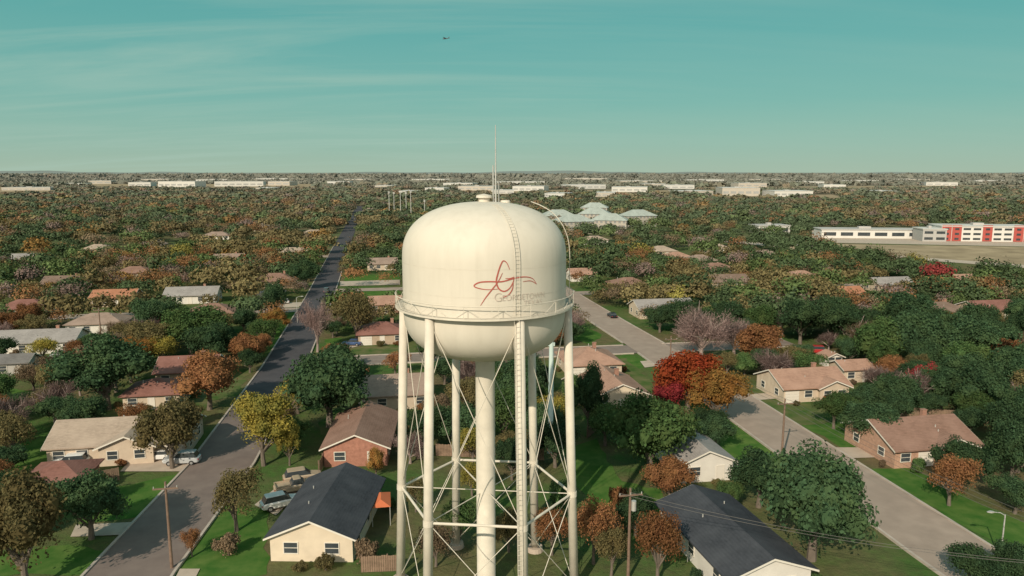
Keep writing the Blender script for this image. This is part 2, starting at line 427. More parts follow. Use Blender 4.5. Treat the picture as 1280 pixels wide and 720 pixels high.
ribbon(q, [(637,337),(634,329),(630,326),(627,331),(624,341),(622,352),(625,361),(631,364),(637,360),(641,352),(642,346)], .04, .12)
ribbon(q, [(642,346),(637,348),(632,348)], .03, .07)
ribbon(q, [(641,352),(640,361),(636,368),(629,372)], .04, .085)
q.build('emblem', redp, tank)
def lettering(txt, th0, th1, z, hs=1.0):
    cu = bpy.data.curves.new('lettering', 'FONT'); cu.body = txt; cu.size = 1; cu.offset = -.018
    to = bpy.data.objects.new('lettering_source', cu); col.objects.link(to)
    dg = bpy.context.evaluated_depsgraph_get(); me = bpy.data.meshes.new_from_object(to.evaluated_get(dg))
    col.objects.unlink(to); bpy.data.objects.remove(to)
    V = [v.co.copy() for v in me.vertices]; x0 = min(v.x for v in V); x1 = max(v.x for v in V)
    s = (th1 - th0) * TR / (x1 - x0)
    for v, c in zip(me.vertices, V):
        v.co = surf(th0 + (c.x - x0) * s / TR, z + c.y * s * hs, .055)
    me.name = 'lettering'; me.materials.clear(); me.materials.append(letp)
    o = bpy.data.objects.new('lettering', me); col.objects.link(o); o.parent = tank
    return s
a, z = tank_px(629, 376); a1, _ = tank_px(677, 376)
lettering('EORGETOWN', a, a1, z, 1.1)
a, z = tank_px(620, 377); a1, _ = tank_px(628, 377)
lettering('G', a, a1, z, 1.05)
a, z = tank_px(653, 384); a1, _ = tank_px(674, 384)
lettering('TEXAS', a, a1, z + .12)
# balcony
n = 72
ring = lambda r, z, i: (r*math.cos(2*math.pi*i/n), r*math.sin(2*math.pi*i/n), z)
RI, RO = TR + .02, 8.1
q = MB()
q.lathe([(RI, ZR-.07), (RO, ZR-.07), (RO, ZR), (RI, ZR), (RI, ZR-.07)], n, False)
balc = q.build('balcony', grating, tower)
q = MB(); q.lathe([(RO+.003, ZR-.12), (RO+.03, ZR-.12), (RO+.03, ZR+.05), (RO+.003, ZR+.05), (RO+.003, ZR-.12)], n, False); q.build('edge_beam', steel, balc)
q = MB()
for z, r in ((ZR+1.08, .036), (ZR+.14, .022)):
    for i in range(n): q.tube(ring(RO, z, i), ring(RO, z, i+1), r, r, 5)
for i in range(0, n, 4): q.tube(ring(RO, ZR, i), ring(RO, ZR+1.08, i), .028, .028, 5)
for i in range(0, n, 2):                               # lattice of long diagonals
    a, c = (.14, 1.06) if (i // 2) % 2 else (1.06, .14)
    q.tube(ring(RO, ZR+a, i), ring(RO, ZR+(a+c)/2, i+1), .02, .02, 4); q.tube(ring(RO, ZR+(a+c)/2, i+1), ring(RO, ZR+c, i+2), .02, .02, 4)
q.build('railing', steel, balc)
# legs, riser, struts, rods
angs = [rad(-5.4 + 60*k) for k in range(6)]
def legp(k, z, dr=0):
    r = 8.55 - (8.55 - 7.55) * z / 28.2 + dr
    return Vector((r*math.cos(angs[k % 6]), r*math.sin(angs[k % 6]), z))
for k in range(6):
    q = MB(); q.tube(legp(k, 0), legp(k, 28.05), .43, .40, 20)
    lg = q.build('leg', steel, tower, smooth=False)
    lg.data.polygons.foreach_set('use_smooth', [True]*20 + [False]*2)
    q = MB(); q.tube(legp(k, -.2), legp(k, .5), .95, .8, 16); q.build('footing', concrete, lg)
    q = MB(); q.tube(legp(k, 9.75), legp(k, 10.25), .465, .465, 16); q.build('collar', steel, lg)
q = MB(); q.lathe([(1.1, 0), (1.1, .6), (.9, .8), (.9, 22.9), (.95, 23.3), (1.05, 23.5)], 32); q.build('riser', steel, tower, smooth=True)
for k in range(6):
    q = MB(); q.tube(legp(k, 10), legp(k+1, 10), .12, .12, 10); q.build('strut', steel, tower)
    for z0, z1 in ((.7, 10), (10, 27.7)):
        for a, c in ((k, k+1), (k+1, k)):
            q = MB(); q.tube(legp(a, z0), legp(c, z1), .036, .036, 6); q.build('tie_rod', steel, tower)
    q = MB(); p = legp(k, 10); q.tube(p, Vector((p.x*.11, p.y*.11, 10)), .045, .045, 6); q.build('riser_stay', steel, tower)
# ladders
def ladder(name, pts, side, wdt=.5, r=.035, step=.32):
    q = MB(); P = [Vector(p) for p in pts]
    for s in (.5, -.5): q.path([p + Vector(side) * s * wdt for p in P], r, 5)
    acc = 0
    for a, c in zip(P[:-1], P[1:]):
        L = (c - a).length; t = step - acc
        while t < L:
            m_ = a + (c - a) * (t / L)
            q.tube(m_ + Vector(side)*.5*wdt, m_ - Vector(side)*.5*wdt, r*.7, r*.7, 4); t += step
        acc = (acc + L) % step
    return q.build(name, steel, tower)
def meridian(th, off, z0=ZR, z1=37.25, n=30):
    out = []
    for i in range(n+1):
        t = i / n; z = z0 + (z1 - z0) * math.sin(t * math.pi/2)
        out.append(surf(th, z, off))
    return out
t1 = rad(23); ladder('tank_ladder', meridian(t1, .14), (math.cos(t1), math.sin(t1), 0), .42, .022)
t2 = rad(86)
M2 = [p + Vector((0, 0, .5 * max(0, min(1, (p.z - 33) / 3)))) for p in meridian(t2, .32, ZR+.1, 36.9)]
ladder('side_ladder', M2, (math.cos(t2), math.sin(t2), 0), .4, .03, .5)
ladder('leg_ladder', [legp(5, z) + Vector((-.25, -.62, 0)) for z in (.6, 10, 20, 28.05)], (1, 0, 0), .4, .026, .45)
q = MB(); q.tube((1.05, -.3, 36.9), (1.05, -.3, 44.1), .085, .035, 8); q.build('antenna_mast', galv, tower)
q = MB(); q.tube((.82, .1, 36.9), (.82, .1, 40.6), .07, .06, 8); q.build('antenna', galv, tower)
q = MB(); q.tube((1.3, .1, 36.9), (1.3, .1, 39.2), .06, .06, 8); q.build('antenna', galv, tower)

# ------------------------------------------------------------------ houses
glass = mat('window_glass', (.055, .065, .072), .15, .3, .8, .5)
fglass = mat('window_band', (.25, .255, .25), .4, .1, .3, .3)
trim = mat('white_trim', (.68, .635, .56), .7, .06, 2)
doorm = {'white': mat('door_white', (.68, .63, .56), .6, .06, 1), 'brown': mat('door_brown', (.14, .075, .045), .6, .15, 2), 'red': mat('door_red', (.30, .05, .04), .6, .1, 2)}
WALL = {'cream': mat('siding_cream', (.66, .56, .43), .85, .1, .8), 'white': mat('siding_white', (.66, .625, .57), .85, .08, .8),
        'beige': mat('siding_beige', (.54, .44, .34), .85, .12, .8), 'tan': mat('siding_tan', (.44, .34, .25), .85, .14, .8),
        'brick': mat('red_brick', (.38, .18, .13), .9, .22, 2.5), 'pinkbrick': mat('pink_brick', (.44, .27, .195), .9, .2, 2.5),
        'grey': mat('siding_grey', (.40, .38, .35), .85, .1, .8), 'brown': mat('siding_brown', (.24, .165, .115), .85, .15, .8), 'stone': mat('siding_stone', (.42, .385, .33), .85, .1, .4)}
ROOF = {'charcoal': roof_mat('shingle_charcoal', (.046, .050, .060)), 'brown': roof_mat('shingle_brown', (.235, .138, .104)),
        'redbrown': roof_mat('shingle_redbrown', (.215, .10, .08)), 'tan': roof_mat('shingle_tan', (.355, .275, .215)),
        'grey': roof_mat('shingle_grey', (.275, .252, .238)), 'taupe': roof_mat('shingle_taupe', (.275, .20, .16)),
        'pinktan': roof_mat('shingle_pinktan', (.345, .205, .15)), 'darkgrey': roof_mat('shingle_darkgrey', (.15, .14, .135)),
        'green': roof_mat('metal_palegreen', (.33, .365, .335)), 'terracotta': roof_mat('tile_terracotta', (.37, .165, .095)), 'umber': roof_mat('shingle_umber', (.19, .13, .10))}
chim = mat('chimney_brick', (.34, .19, .14), .9, .2, 3)
HOUSES = []; KEY = []; YARDS = []
def block(root, cx, cy, w, d, ridge, roof, wm, rm, wh, pitch, ov=.55):
    sw = ridge == 'x'
    T = (lambda x, y, z: (cx + y, cy + x, z)) if sw else (lambda x, y, z: (cx + x, cy + y, z))
    if sw: w, d = d, w
    hw, hd = w/2, d/2; rise = hw * pitch
    q = MB(); vs = []
    for y in (-hd, hd):
        vs += [T(-hw, y, 0), T(hw, y, 0), T(hw, y, wh), T(0, y, wh + (rise if roof == 'gable' else 0)), T(-hw, y, wh)]
    q.add(vs, [(0,1,2,3,4), (9,8,7,6,5), (1,6,7,2), (0,4,9,5)])
    q.build('wall', wm, root)
    t = .18; q = MB(); ez = wh - ov * pitch + .05
    if roof == 'gable':
        az = wh + rise + .05; y0, y1 = -hd - .45, hd + .45
        vs = []
        for y in (y0, y1):
            vs += [T(-hw-ov, y, ez), T(0, y, az), T(hw+ov, y, ez), T(hw+ov, y, ez+t), T(0, y, az+t), T(-hw-ov, y, ez+t)]
        q.add(vs, [(5,4,10,11), (4,3,9,10), (0,6,7,1), (1,7,8,2), (0,5,11,6), (2,8,9,3), (0,1,4,5), (1,2,3,4), (6,11,10,7), (7,10,9,8)])
        r = q.build('roof', rm, root)
        for y in (y0 - .04, y1 + .04):
            q = MB(); s = .03 if y < 0 else -.03
            vs = [T(-hw-ov, y, ez-.04), T(0, y, az-.04), T(hw+ov, y, ez-.04), T(hw+ov, y, ez+t-.02), T(0, y, az+t-.02), T(-hw-ov, y, ez+t-.02)]
            vs += [T(-hw-ov, y+s, ez-.04), T(0, y+s, az-.04), T(hw+ov, y+s, ez-.04), T(hw+ov, y+s, ez+t-.02), T(0, y+s, az+t-.02), T(-hw-ov, y+s, ez+t-.02)]
            q.add(vs, [(0,1,4,5), (1,2,3,4), (6,11,10,7), (7,10,9,8), (0,6,7,1), (1,7,8,2), (3,9,10,4), (4,10,11,5), (0,5,11,6), (2,8,9,3)]); q.build('fascia', trim, r)
        top = az + t
    else:
        L = max(0, hd - hw); az = wh + hw * pitch + .1
        a, c = hw + ov, hd + ov
        vs = [T(-a,-c,ez), T(a,-c,ez), T(a,c,ez), T(-a,c,ez), T(-a,-c,ez+.15), T(a,-c,ez+.15), T(a,c,ez+.15), T(-a,c,ez+.15), T(0,-L-.01,az), T(0,L+.01,az)]
        q.add(vs, [(3,2,1,0), (0,1,5,4), (1,2,6,5), (2,3,7,6), (3,0,4,7), (4,5,8), (5,6,9,8), (6,7,9), (7,4,8,9)])
        r = q.build('roof', rm, root); top = az
    return r, top
def opening(root, cx, cy, hw, hd, side, u, z, ww, wh, kind='window', m=None):
    if side == 'f': T = lambda a, o, zz: (cx + a, cy - hd - o, zz)
    elif side == 'l': T = lambda a, o, zz: (cx - hw - o, cy + a, zz)
    else: T = lambda a, o, zz: (cx + hw + o, cy + a, zz)
    def bx(q, a0, a1, o0, o1, z0, z1):
        p, r = T(a0, o0, z0), T(a1, o1, z1)
        q.box(min(p[0], r[0]), max(p[0], r[0]), min(p[1], r[1]), max(p[1], r[1]), z0, z1)
    if kind == 'window':
        q = MB(); e_ = .09
        bx(q, u-ww/2-e_, u-ww/2, -.02, .07, z-e_, z+wh+e_); bx(q, u+ww/2, u+ww/2+e_, -.02, .07, z-e_, z+wh+e_)
        bx(q, u-ww/2, u+ww/2, -.02, .07, z-e_, z); bx(q, u-ww/2, u+ww/2, -.02, .07, z+wh, z+wh+e_)
        bx(q, u-ww/2, u+ww/2, -.02, .055, z+wh/2-.03, z+wh/2+.03)
        f_ = q.build('window', trim, root)
        q = MB(); bx(q, u-ww/2, u+ww/2, -.02, .03, z, z+wh/2-.03); bx(q, u-ww/2, u+ww/2, -.02, .03, z+wh/2+.03, z+wh); q.build('pane', m or glass, f_)
    elif kind == 'strip':
        q = MB(); bx(q, u-ww/2, u+ww/2, -.02, .05, z, z+wh); q.build('window', m or glass, root)
    elif kind == 'door':
        q = MB(); bx(q, u-ww/2, u+ww/2, -.02, .05, .05, wh); d_ = q.build('door', m, root)
        q = MB(); bx(q, u-ww/2-.1, u-ww/2, -.02, .08, 0, wh+.1); bx(q, u+ww/2, u+ww/2+.1, -.02, .08, 0, wh+.1); bx(q, u-ww/2, u+ww/2, -.02, .08, wh, wh+.1); q.build('frame', trim, d_)
    else:
        q = MB(); n_ = 4
        for i in range(n_): bx(q, u-ww/2, u+ww/2, -.02, .06, .05 + i*wh/n_, .02 + (i+1)*wh/n_)
        q.build('garage_door', m, root)
def house(short, label, bx, by, w, d, ridge, roof, wm, rm, wh=2.7, pitch=.42, wings=(), garage=None, door='white', chimney=True,
          rot=None, storeys=1, cat='house', name='house', group=None, simple=False, center=None):
    rot = GA if rot is None else rot
    dv = Vector((-math.sin(rot), math.cos(rot)))
    c = Vector(center) if center else Vector(G(bx, by)) + dv * d/2
    root = thing(name, label, cat, (c.x, c.y, 0), rot, group)
    H = wh * storeys
    r, top = block(root, 0, 0, w, d, ridge, roof, WALL[wm], ROOF[rm], H, pitch)
    hw, hd = w/2, d/2
    occupied = [(ox - ww/2, ox + ww/2) for ox, oy, ww, dd, rr in wings if oy - dd/2 < -hd]
    free = lambda u: not any(a - .7 < u < b_ + .7 for a, b_ in occupied)
    n = max(2, int(w / 3.0))
    us = [(-hw + (i + .5) * w / n) for i in range(n)]
    for s in range(storeys):
        for i, u in enumerate(us):
            if not free(u): continue
            if storeys > 1: opening(root, 0, 0, hw, hd, 'f', u, s*wh + .9, 1.5, 1.3, 'strip', fglass)
            elif garage is not None and i == garage: opening(root, 0, 0, hw, hd, 'f', u, 0, 2.6, 2.1, 'garage', doorm['white'])
            elif i == n // 2 and door: opening(root, 0, 0, hw, hd, 'f', u, 0, .95, 2.05, 'door', doorm[door])
            else: opening(root, 0, 0, hw, hd, 'f', u, .95, 1.4, 1.15, 'strip' if simple else 'window')
        m_ = max(1, int(d / 4.2))
        for side in 'lr':
            for i in range(m_): opening(root, 0, 0, hw, hd, side, -hd + (i + .5) * d / m_, s*wh + .95, 1.2, 1.1, 'strip' if simple else 'window', fglass if storeys > 1 else None)
    for ox, oy, ww, dd, rr in wings:
        block(root, ox, oy, ww, dd, rr, 'gable', WALL[wm], ROOF[rm], H - .06, pitch * .97)
        if oy - dd/2 < -hd:
            for u in ((-ww/4, ww/4) if ww > 4 else (0,)): opening(root, ox, oy, ww/2, dd/2, 'f', u, .95, 1.3, 1.15)
    if chimney:
        q = MB(); px_ = w * .22 if ridge == 'x' else w * .14; py_ = d * .1
        q.box(px_-.35, px_+.35, py_-.28, py_+.28, top - 1.2, top + .45); q.box(px_-.41, px_+.41, py_-.34, py_+.34, top + .45, top + .55)
        q.build('chimney', chim, r)
    if not simple:
        for _ in range(2):
            a_ = random.uniform(-.3, .3) * w; b_ = random.uniform(.1, .3) * d * random.choice((-1, 1))
            zt = top - (abs(b_) if ridge == 'x' else abs(a_)) * pitch
            q = MB(); q.tube((a_, b_, zt - .5), (a_, b_, zt + .3), .07, .07, 8); q.build('vent_pipe', galv, r)
    HOUSES.append(dict(short=short, x=c.x, y=c.y, r=math.hypot(w, d)/2, w=w, d=d, rot=rot, wings=wings, apt=storeys > 1))
    for u in ((-.32, 0, .32) if c.y < 150 else (-.25, .25)):
        KEY.append(proj(c.x - dv.x*d*.3 + u*w*math.cos(rot), c.y - dv.y*d*.3 + u*w*math.sin(rot), top - .7))
    if c.y < 150: KEY.append(proj(c.x - dv.x*d*.5, c.y - dv.y*d*.5, 1.2))
    if c.y > 110 and storeys == 1 and w > 7:
        loc = [(-w/2-5, -d/2-10), (w/2+5, -d/2-10), (w/2+5, d/2+3), (-w/2-5, d/2+3)]
        YARDS.append([(c.x + a*math.cos(rot) - b_*math.sin(rot), c.y + a*math.sin(rot) + b_*math.cos(rot)) for a, b_ in loc])
    return root

house('charcoal-roofed cream house', 'cream house with charcoal shingle roof, gable end left of the tower legs', 390, 702, 8.6, 14.5, 'y', 'gable', 'cream', 'charcoal', door=None, rot=rad(-1.5), chimney=False)
house('red brick house', 'red brick house with long brown roof behind the charcoal-roofed house', 445, 583, 8.6, 14.5, 'y', 'gable', 'brick', 'brown', chimney=False, rot=rad(4))
house('taupe-roofed beige house', 'beige house with taupe roof just left behind the tower legs', 490, 513, 13, 10, 'x', 'gable', 'beige', 'taupe', garage=0)
house('long tan-roofed house', 'long low house with tan roof and front gable beside the left street', 148, 578, 18, 10, 'x', 'gable', 'beige', 'tan', wings=[(1.5, -3.2, 7, 6, 'y')], garage=5)
house('dark red-roofed house', 'house with dark red hip roof near the bottom left corner', 66, 624, 6.6, 6.2, 'x', 'hip', 'brick', 'redbrown', wh=2.4, chimney=False)
house('red-brown roofed house by the rust tree', 'red-brown roofed house half hidden by rust tree left of the street', 232, 482, 10.5, 9, 'x', 'gable', 'tan', 'redbrown')
house('low red-roofed house', 'low red-roofed house behind the long tan-roofed house', 190, 512, 9, 8, 'x', 'hip', 'beige', 'redbrown', chimney=False)
house('long white house at the left edge', 'long white house with grey roof at the left edge', 38, 443, 18, 9, 'x', 'gable', 'white', 'grey', garage=1)
house('brown hip-roofed house', 'house with brown hip roof left of the long street', 342, 361, 14, 10, 'x', 'hip', 'beige', 'brown')
house('low far house', 'low tan house across the trees left of the long street', 366, 323, 16, 9, 'x', 'gable', 'tan', 'tan', chimney=False)
house('white grey-roofed house', 'white house with pale grey roof among trees at left', 238, 380, 15, 9, 'x', 'gable', 'white', 'grey')
house('small white house', 'small white house beside the long street at left', 338, 379, 7, 7, 'y', 'gable', 'white', 'grey', chimney=False)
house('dark brown-roofed house', 'house with dark red-brown roof on the cross street left of the tank', 478, 431, 11, 9, 'x', 'hip', 'tan', 'redbrown', garage=0)
house('pink-roofed house', 'pinkish roofed house close left of the tank balcony', 482, 392, 9, 8, 'x', 'gable', 'pinkbrick', 'pinktan', chimney=False)
house('taupe-roofed house beyond the lawns', 'taupe-roofed house beyond the lawns left of the tank', 478, 338, 12, 9, 'x', 'gable', 'beige', 'taupe')
house('brown hip-roofed house right of the tower', 'brown hip-roofed beige house just right of the tower', 745, 472, 10.5, 11, 'y', 'hip', 'beige', 'pinktan', garage=0)
house('cream gabled house', 'cream house with brown gable roof right of the tower legs', 777, 514, 9.5, 12, 'y', 'gable', 'cream', 'pinktan', wings=[(-3.6, 2.0, 7, 7, 'x')], garage=2)
house('white grey-gabled house', 'white house with grey gable roof beside the broad green oak', 884, 602, 7, 12, 'y', 'gable', 'white', 'grey', chimney=False)
house('long charcoal-roofed white house', 'long white house with charcoal roof at the bottom right', 0, 0, 8.4, 16, 'y', 'gable', 'white', 'charcoal', center=(22.7, 71.6), pitch=.36, chimney=False, rot=rad(12.5))
house('tan-roofed house by the pale street', 'beige house with tan-brown roof right of the pale street', 1020, 502, 12.5, 9.5, 'x', 'gable', 'beige', 'pinktan', wings=[(3, -2.5, 5.5, 6, 'y')], garage=0)
house('brown-roofed house at right', 'brick house with brown roof near the right edge', 1170, 582, 13, 11, 'x', 'gable', 'pinkbrick', 'brown', wings=[(2.5, -3, 6, 6, 'y')], garage=1)
house('brown shed', 'small brown-roofed shed behind the tan-roofed house', 1072, 478, 6, 5, 'x', 'gable', 'beige', 'pinktan', chimney=False, cat='shed', name='shed')
house('white shed', 'tiny white shed beside the brown-roofed shed', 1043, 459, 3.2, 3, 'y', 'gable', 'white', 'pinktan', wh=2.2, chimney=False, door=None, cat='shed', name='shed')
house('long grey-roofed house', 'long grey-roofed house beyond the purple trees at right', 834, 398, 16, 9, 'x', 'gable', 'beige', 'grey', chimney=False)
house('white pink-roofed house', 'small white house with pinkish roof right beside the tank', 730, 352, 9.5, 8, 'x', 'gable', 'white', 'pinktan', chimney=False)
for sh, lb, x_, y_, rm_ in (('nearest tan house of the far cluster', 'tan-roofed house, nearest of the far cluster right of the tank', 850, 330, 'pinktan'), ('right house of the far cluster', 'brown-roofed house at the right of the far cluster', 880, 334, 'taupe'),
        ('left house of the far cluster', 'tan-roofed house at the left of the far cluster', 830, 321, 'tan'), ('topmost house of the far cluster', 'pale-roofed house topmost in the far cluster', 900, 318, 'tan'), ('taupe house before the highway', 'wide taupe-roofed house before the highway', 962, 327, 'taupe')):
    house(sh, lb, x_, y_, 13, 10, 'x', 'hip', 'beige', rm_, chimney=False, simple=True)
house('orange-roofed house', 'small house with orange-red roof among trees at right', 1066, 377, 8, 7, 'x', 'gable', 'tan', 'terracotta', chimney=False)
house('dark-roofed house far left', 'dark-roofed house among the trees at far left', 78, 364, 13, 9, 'x', 'gable', 'brown', 'umber')
house('beige house behind left trees', 'beige house with taupe roof behind autumn trees at left', 285, 332, 12, 9, 'x', 'gable', 'beige', 'taupe')
house('brown house in the right trees', 'brown-roofed house in dense trees toward the right edge', 1185, 402, 14, 9, 'x', 'hip', 'tan', 'umber')
house('grey shed left of the street', 'grey shed under trees at the left edge below the white house', 15, 470, 6, 5, 'x', 'gable', 'grey', 'darkgrey', chimney=False, cat='shed', name='shed')
for sh, lb, x_, y_, w_, wm_, rm_ in (
  ('grey house at the far left edge', 'grey-roofed house at the far left edge among trees', 22, 332, 13, 'tan', 'grey'),
  ('tan house in the far left trees', 'tan-roofed house in the far left trees', 120, 318, 13, 'beige', 'tan'),
  ('brown house in the left trees', 'brown-roofed house deep in the left trees', 165, 350, 13, 'tan', 'brown'),
  ('taupe house in the left trees', 'taupe-roofed house in the left trees below the field', 205, 312, 14, 'beige', 'taupe'),
  ('red-brown house at the left edge', 'red-brown roofed house at the left edge above the white house', 25, 398, 13, 'tan', 'redbrown'),
  ('pale house near the street far off', 'pale-roofed house left of the street far off', 392, 297, 14, 'white', 'tan'),
  ('brown house across the street far off', 'brown-roofed house right of the street far off', 462, 306, 14, 'tan', 'brown'),
  ('brown house right of the tank', 'brown-roofed house in trees right of the tank', 790, 366, 12, 'tan', 'brown'),
  ('umber house behind the grey house', 'dark brown-roofed house behind the long grey-roofed house', 915, 362, 13, 'tan', 'umber'),
  ('tan house in the right trees', 'tan-walled brown-roofed house in the middle of the right trees', 1008, 356, 12, 'tan', 'pinktan'),
  ('grey house below the field', 'grey-roofed house below the dry field at right', 1122, 366, 13, 'beige', 'grey'),
  ('red-brown house at the right edge', 'red-brown roofed house at the right edge in dense trees', 1250, 400, 13, 'tan', 'redbrown'),
  ('pale house left of the purple trees', 'pale-roofed house beside the pale street far off', 712, 322, 12, 'beige', 'tan'),
  ('white house above the dark oak', 'white house with taupe roof above the big dark oak at left', 118, 418, 13, 'white', 'taupe'),
  ('brown house above the broad green tree', 'brown-roofed house above the broad green tree at left', 262, 404, 12, 'beige', 'brown'),
  ('pale house in the far trees right of the tank', 'pale house in far trees between tank and apartment blocks', 745, 306, 14, 'white', 'tan'),
  ('grey house near the annex', 'grey-roofed house in far trees below the white annex', 1010, 312, 14, 'beige', 'grey'),
  ('pinkish house in the upper left woods', 'pinkish roofed house in the upper left woods', 60, 298, 15, 'beige', 'pinktan'),
  ('white house in the upper left woods', 'white house in the upper woods left of the street', 270, 300, 15, 'white', 'taupe'),
  ('tan house in the upper left woods', 'low tan house high in the woods left of the street', 335, 288, 16, 'beige', 'tan'),
  ('terracotta house in the left trees', 'reddish-roofed house in the middle of the left trees', 140, 384, 12, 'tan', 'terracotta'),
  ('brown house before the field', 'brown-roofed house in the right woods left of the dry field', 900, 345, 13, 'beige', 'brown'),
  ('pinkish house in the right woods', 'pinkish roofed house in the woods far right below the highway', 1210, 362, 13, 'beige', 'pinktan')):
    house(sh, lb, x_, y_, w_, 9, 'x', random.choice(('hip', 'gable')), wm_, rm_, chimney=False, simple=y_ < 345, rot=GA + random.choice((0, 0, rad(90))) if y_ < 330 else None)
apts = [(700, 284, 'nearest left'), (742, 281, 'middle'), (722, 293, 'lowest'), (760, 291, 'right end'), (742, 271, 'rearmost'), (803, 284, 'separate right')]
for x_, y_, wd in apts:
    house('apartments ' + wd, f'pale green roofed apartment block behind the tank, {wd} of six', x_, y_, 24, 15, 'x', 'hip', 'stone', 'green', wh=2.8, storeys=3, pitch=.55, chimney=False, cat='apartment block', name='apartment_block', group='pale green roofed apartment blocks', simple=True, rot=rad(random.choice((-12, 10, 20))))
yq = MB()
for i, Yd in enumerate(YARDS):
    P = ragged(Yd, 2.5, .9); yq.add([(x, y, .032 + .0014*i) for x, y in P], [tuple(range(len(P)))])
tag(yq.build('lawn', yardm), 'patchy green and leaf-strewn yards around the houses further off', 'lawn', kind='structure')
NOTREE += YARDS

# red and white building and long sheds at right
redpan = mat('red_panel', (.40, .085, .07), .6, .08, .5); whitewall = mat('white_render', (.62, .60, .56), .8, .05, .3)
roofgrey = mat('flat_roof_grey', (.44, .42, .40), .8, .1, .1); roofwhite = mat('flat_roof_white', (.54, .53, .50), .8, .06, .1)
greywall = mat('grey_render', (.40, .39, .37), .8, .06, .3); tanw = mat('tan_render', (.46, .42, .36), .85, .06, .2)
farwhite = mat('far_white_render', (.56, .55, .515), .8, .06, .05); farband = mat('far_window_band', (.34, .345, .335), .6, .1, .1, .2)  # distance haze put into the colours: dulled white, paled glass
def slab_building(name, label, cat, bx, by, w, d, h, wallm, roofm, rot=0, red=(), nb=None, group=None, bands=1, far=False):
    c = G(bx, by); root = thing(name, label, cat, (c[0], c[1] + d/2, 0), rot, group)
    q = MB(); q.box(-w/2, w/2, -d/2, d/2, 0, h); q.build('wall', wallm, root)
    q = MB(); q.box(-w/2-.4, w/2+.4, -d/2-.4, d/2+.4, h+.004, h+.5); rf = q.build('roof', roofm, root)
    q = MB(); q.box(-w*.1, w*.02, -d*.1, d*.1, h+.5, h+1.8); q.build('roof_unit', roofgrey, rf)
    nb = nb or max(2, int(w / 9))
    for i in range(nb):
        u = -w/2 + (i+.5)*w/nb
        pr = root; off = -d/2
        if i in red:
            q = MB(); q.box(u - w/nb*.46, u + w/nb*.46, -d/2-.35, -d/2+.1, .2, h+.9); pr = q.build('red_panel', redpan, root); off = -d/2-.35
        for s in range(bands):
            z = h*(s+.3)/bands; ww = w/nb*(.2 if i in red else .36)
            q = MB(); q.box(u - ww, u + ww, off-.12, off+.1, z, z + h/bands*(.28 if far else .42)); q.build('window', farband if far else glass, pr)
    for k in (-.35, 0, .35): KEY.append(proj(c[0]+w*k, c[1], h*.45))
    HOUSES.append(dict(short=label, x=c[0], y=c[1]+d/2, r=0, w=w, d=d, rot=rot, wings=(), far=True))
    return root
slab_building('school_building', 'white building with several red panels and dark windows at the right edge', 'building', 1236, 302, 50, 18, 8.6, whitewall, roofwhite, rad(-8), (0, 1, 4, 7, 8), 9, bands=3)
slab_building('school_wing', 'lower grey wing left of the red-panelled building', 'building', 1170, 302, 13, 15, 7, greywall, roofwhite, rad(-8), bands=2)
slab_building('long_shed', 'long low grey-roofed shed left of the red-panelled building', 'building', 1092, 298, 60, 16, 5, whitewall, roofgrey, rad(-6))
slab_building('long_shed', 'flat white annex in front of trees left of the long shed', 'building', 966, 292, 22, 14, 5, whitewall, roofgrey, rad(8))
WH = [(172,233,26,5,'white'),(222,234,48,7,'white'),(296,233,58,6,'white'),(350,232,28,5,'tan'),(545,239,24,4,'white'),(598,238,46,5,'tan'),(664,239,40,6,'white'),(730,236,50,5,'white'),(790,240,44,6,'white'),
      (868,244,42,5,'tan'),(928,245,46,10,'tan'),(992,246,48,7,'white'),(1046,236,26,5,'white'),(940,234,36,5,'tan'),(122,230,26,4,'tan'),(30,238,56,3.5,'tan'),(650,231,60,4,'white'),(800,230,54,4,'tan'),(480,236,22,4,'tan'),(1110,243,26,4,'white'),(700,247,28,5,'white'),(850,236,38,4.5,'white'),(1180,232,36,4,'white'),(422,231,30,4,'white'),
      (575,233,38,4,'white'),(760,246,24,5,'tan'),(1010,231,40,4,'white'),(265,228,40,3.5,'white'),(330,239,20,4,'tan'),
      (85,233,30,3.5,'white'),(200,227,46,3,'tan'),(340,226,50,3,'white'),(450,227,44,3,'tan'),(540,227,50,3,'white'),(735,226,54,3,'tan'),(880,228,50,3.5,'white'),(960,227,56,3,'tan'),(1075,229,48,3.5,'white'),(1140,227,44,3,'tan'),(1235,229,50,3.5,'white'),(820,234,30,4,'tan'),(628,242,28,4,'white'),(510,243,20,4,'white')]
words = ['first', 'second', 'third', 'fourth', 'fifth', 'sixth', 'seventh', 'eighth', 'ninth', 'tenth', 'eleventh', 'twelfth', 'thirteenth', 'fourteenth', 'fifteenth', 'sixteenth', 'seventeenth', 'eighteenth', 'nineteenth', 'twentieth', 'twenty-first', 'twenty-second']
for i, (x_, y_, wp, hp, k) in enumerate(WH):
    s = mpp(y_)
    nx = 'left' if x_ < 390 else ('centre' if x_ < 720 else 'right')
    rank = sorted(a[0] for a in WH if (a[0] < 390) == (x_ < 390) and (a[0] < 720) == (x_ < 720)).index(x_) + 1
    slab_building('warehouse', f'{"white" if k == "white" else "tan"} flat warehouse under the horizon, {words[rank-1]} from left in the {nx} stretch', 'warehouse', x_, y_, wp*s, 60*min(1, s), hp*s, farwhite if k == 'white' else tanw, roofwhite, rad(random.uniform(-14, 14)), group='warehouses under the horizon', nb=max(3, int(wp/8)), far=True)

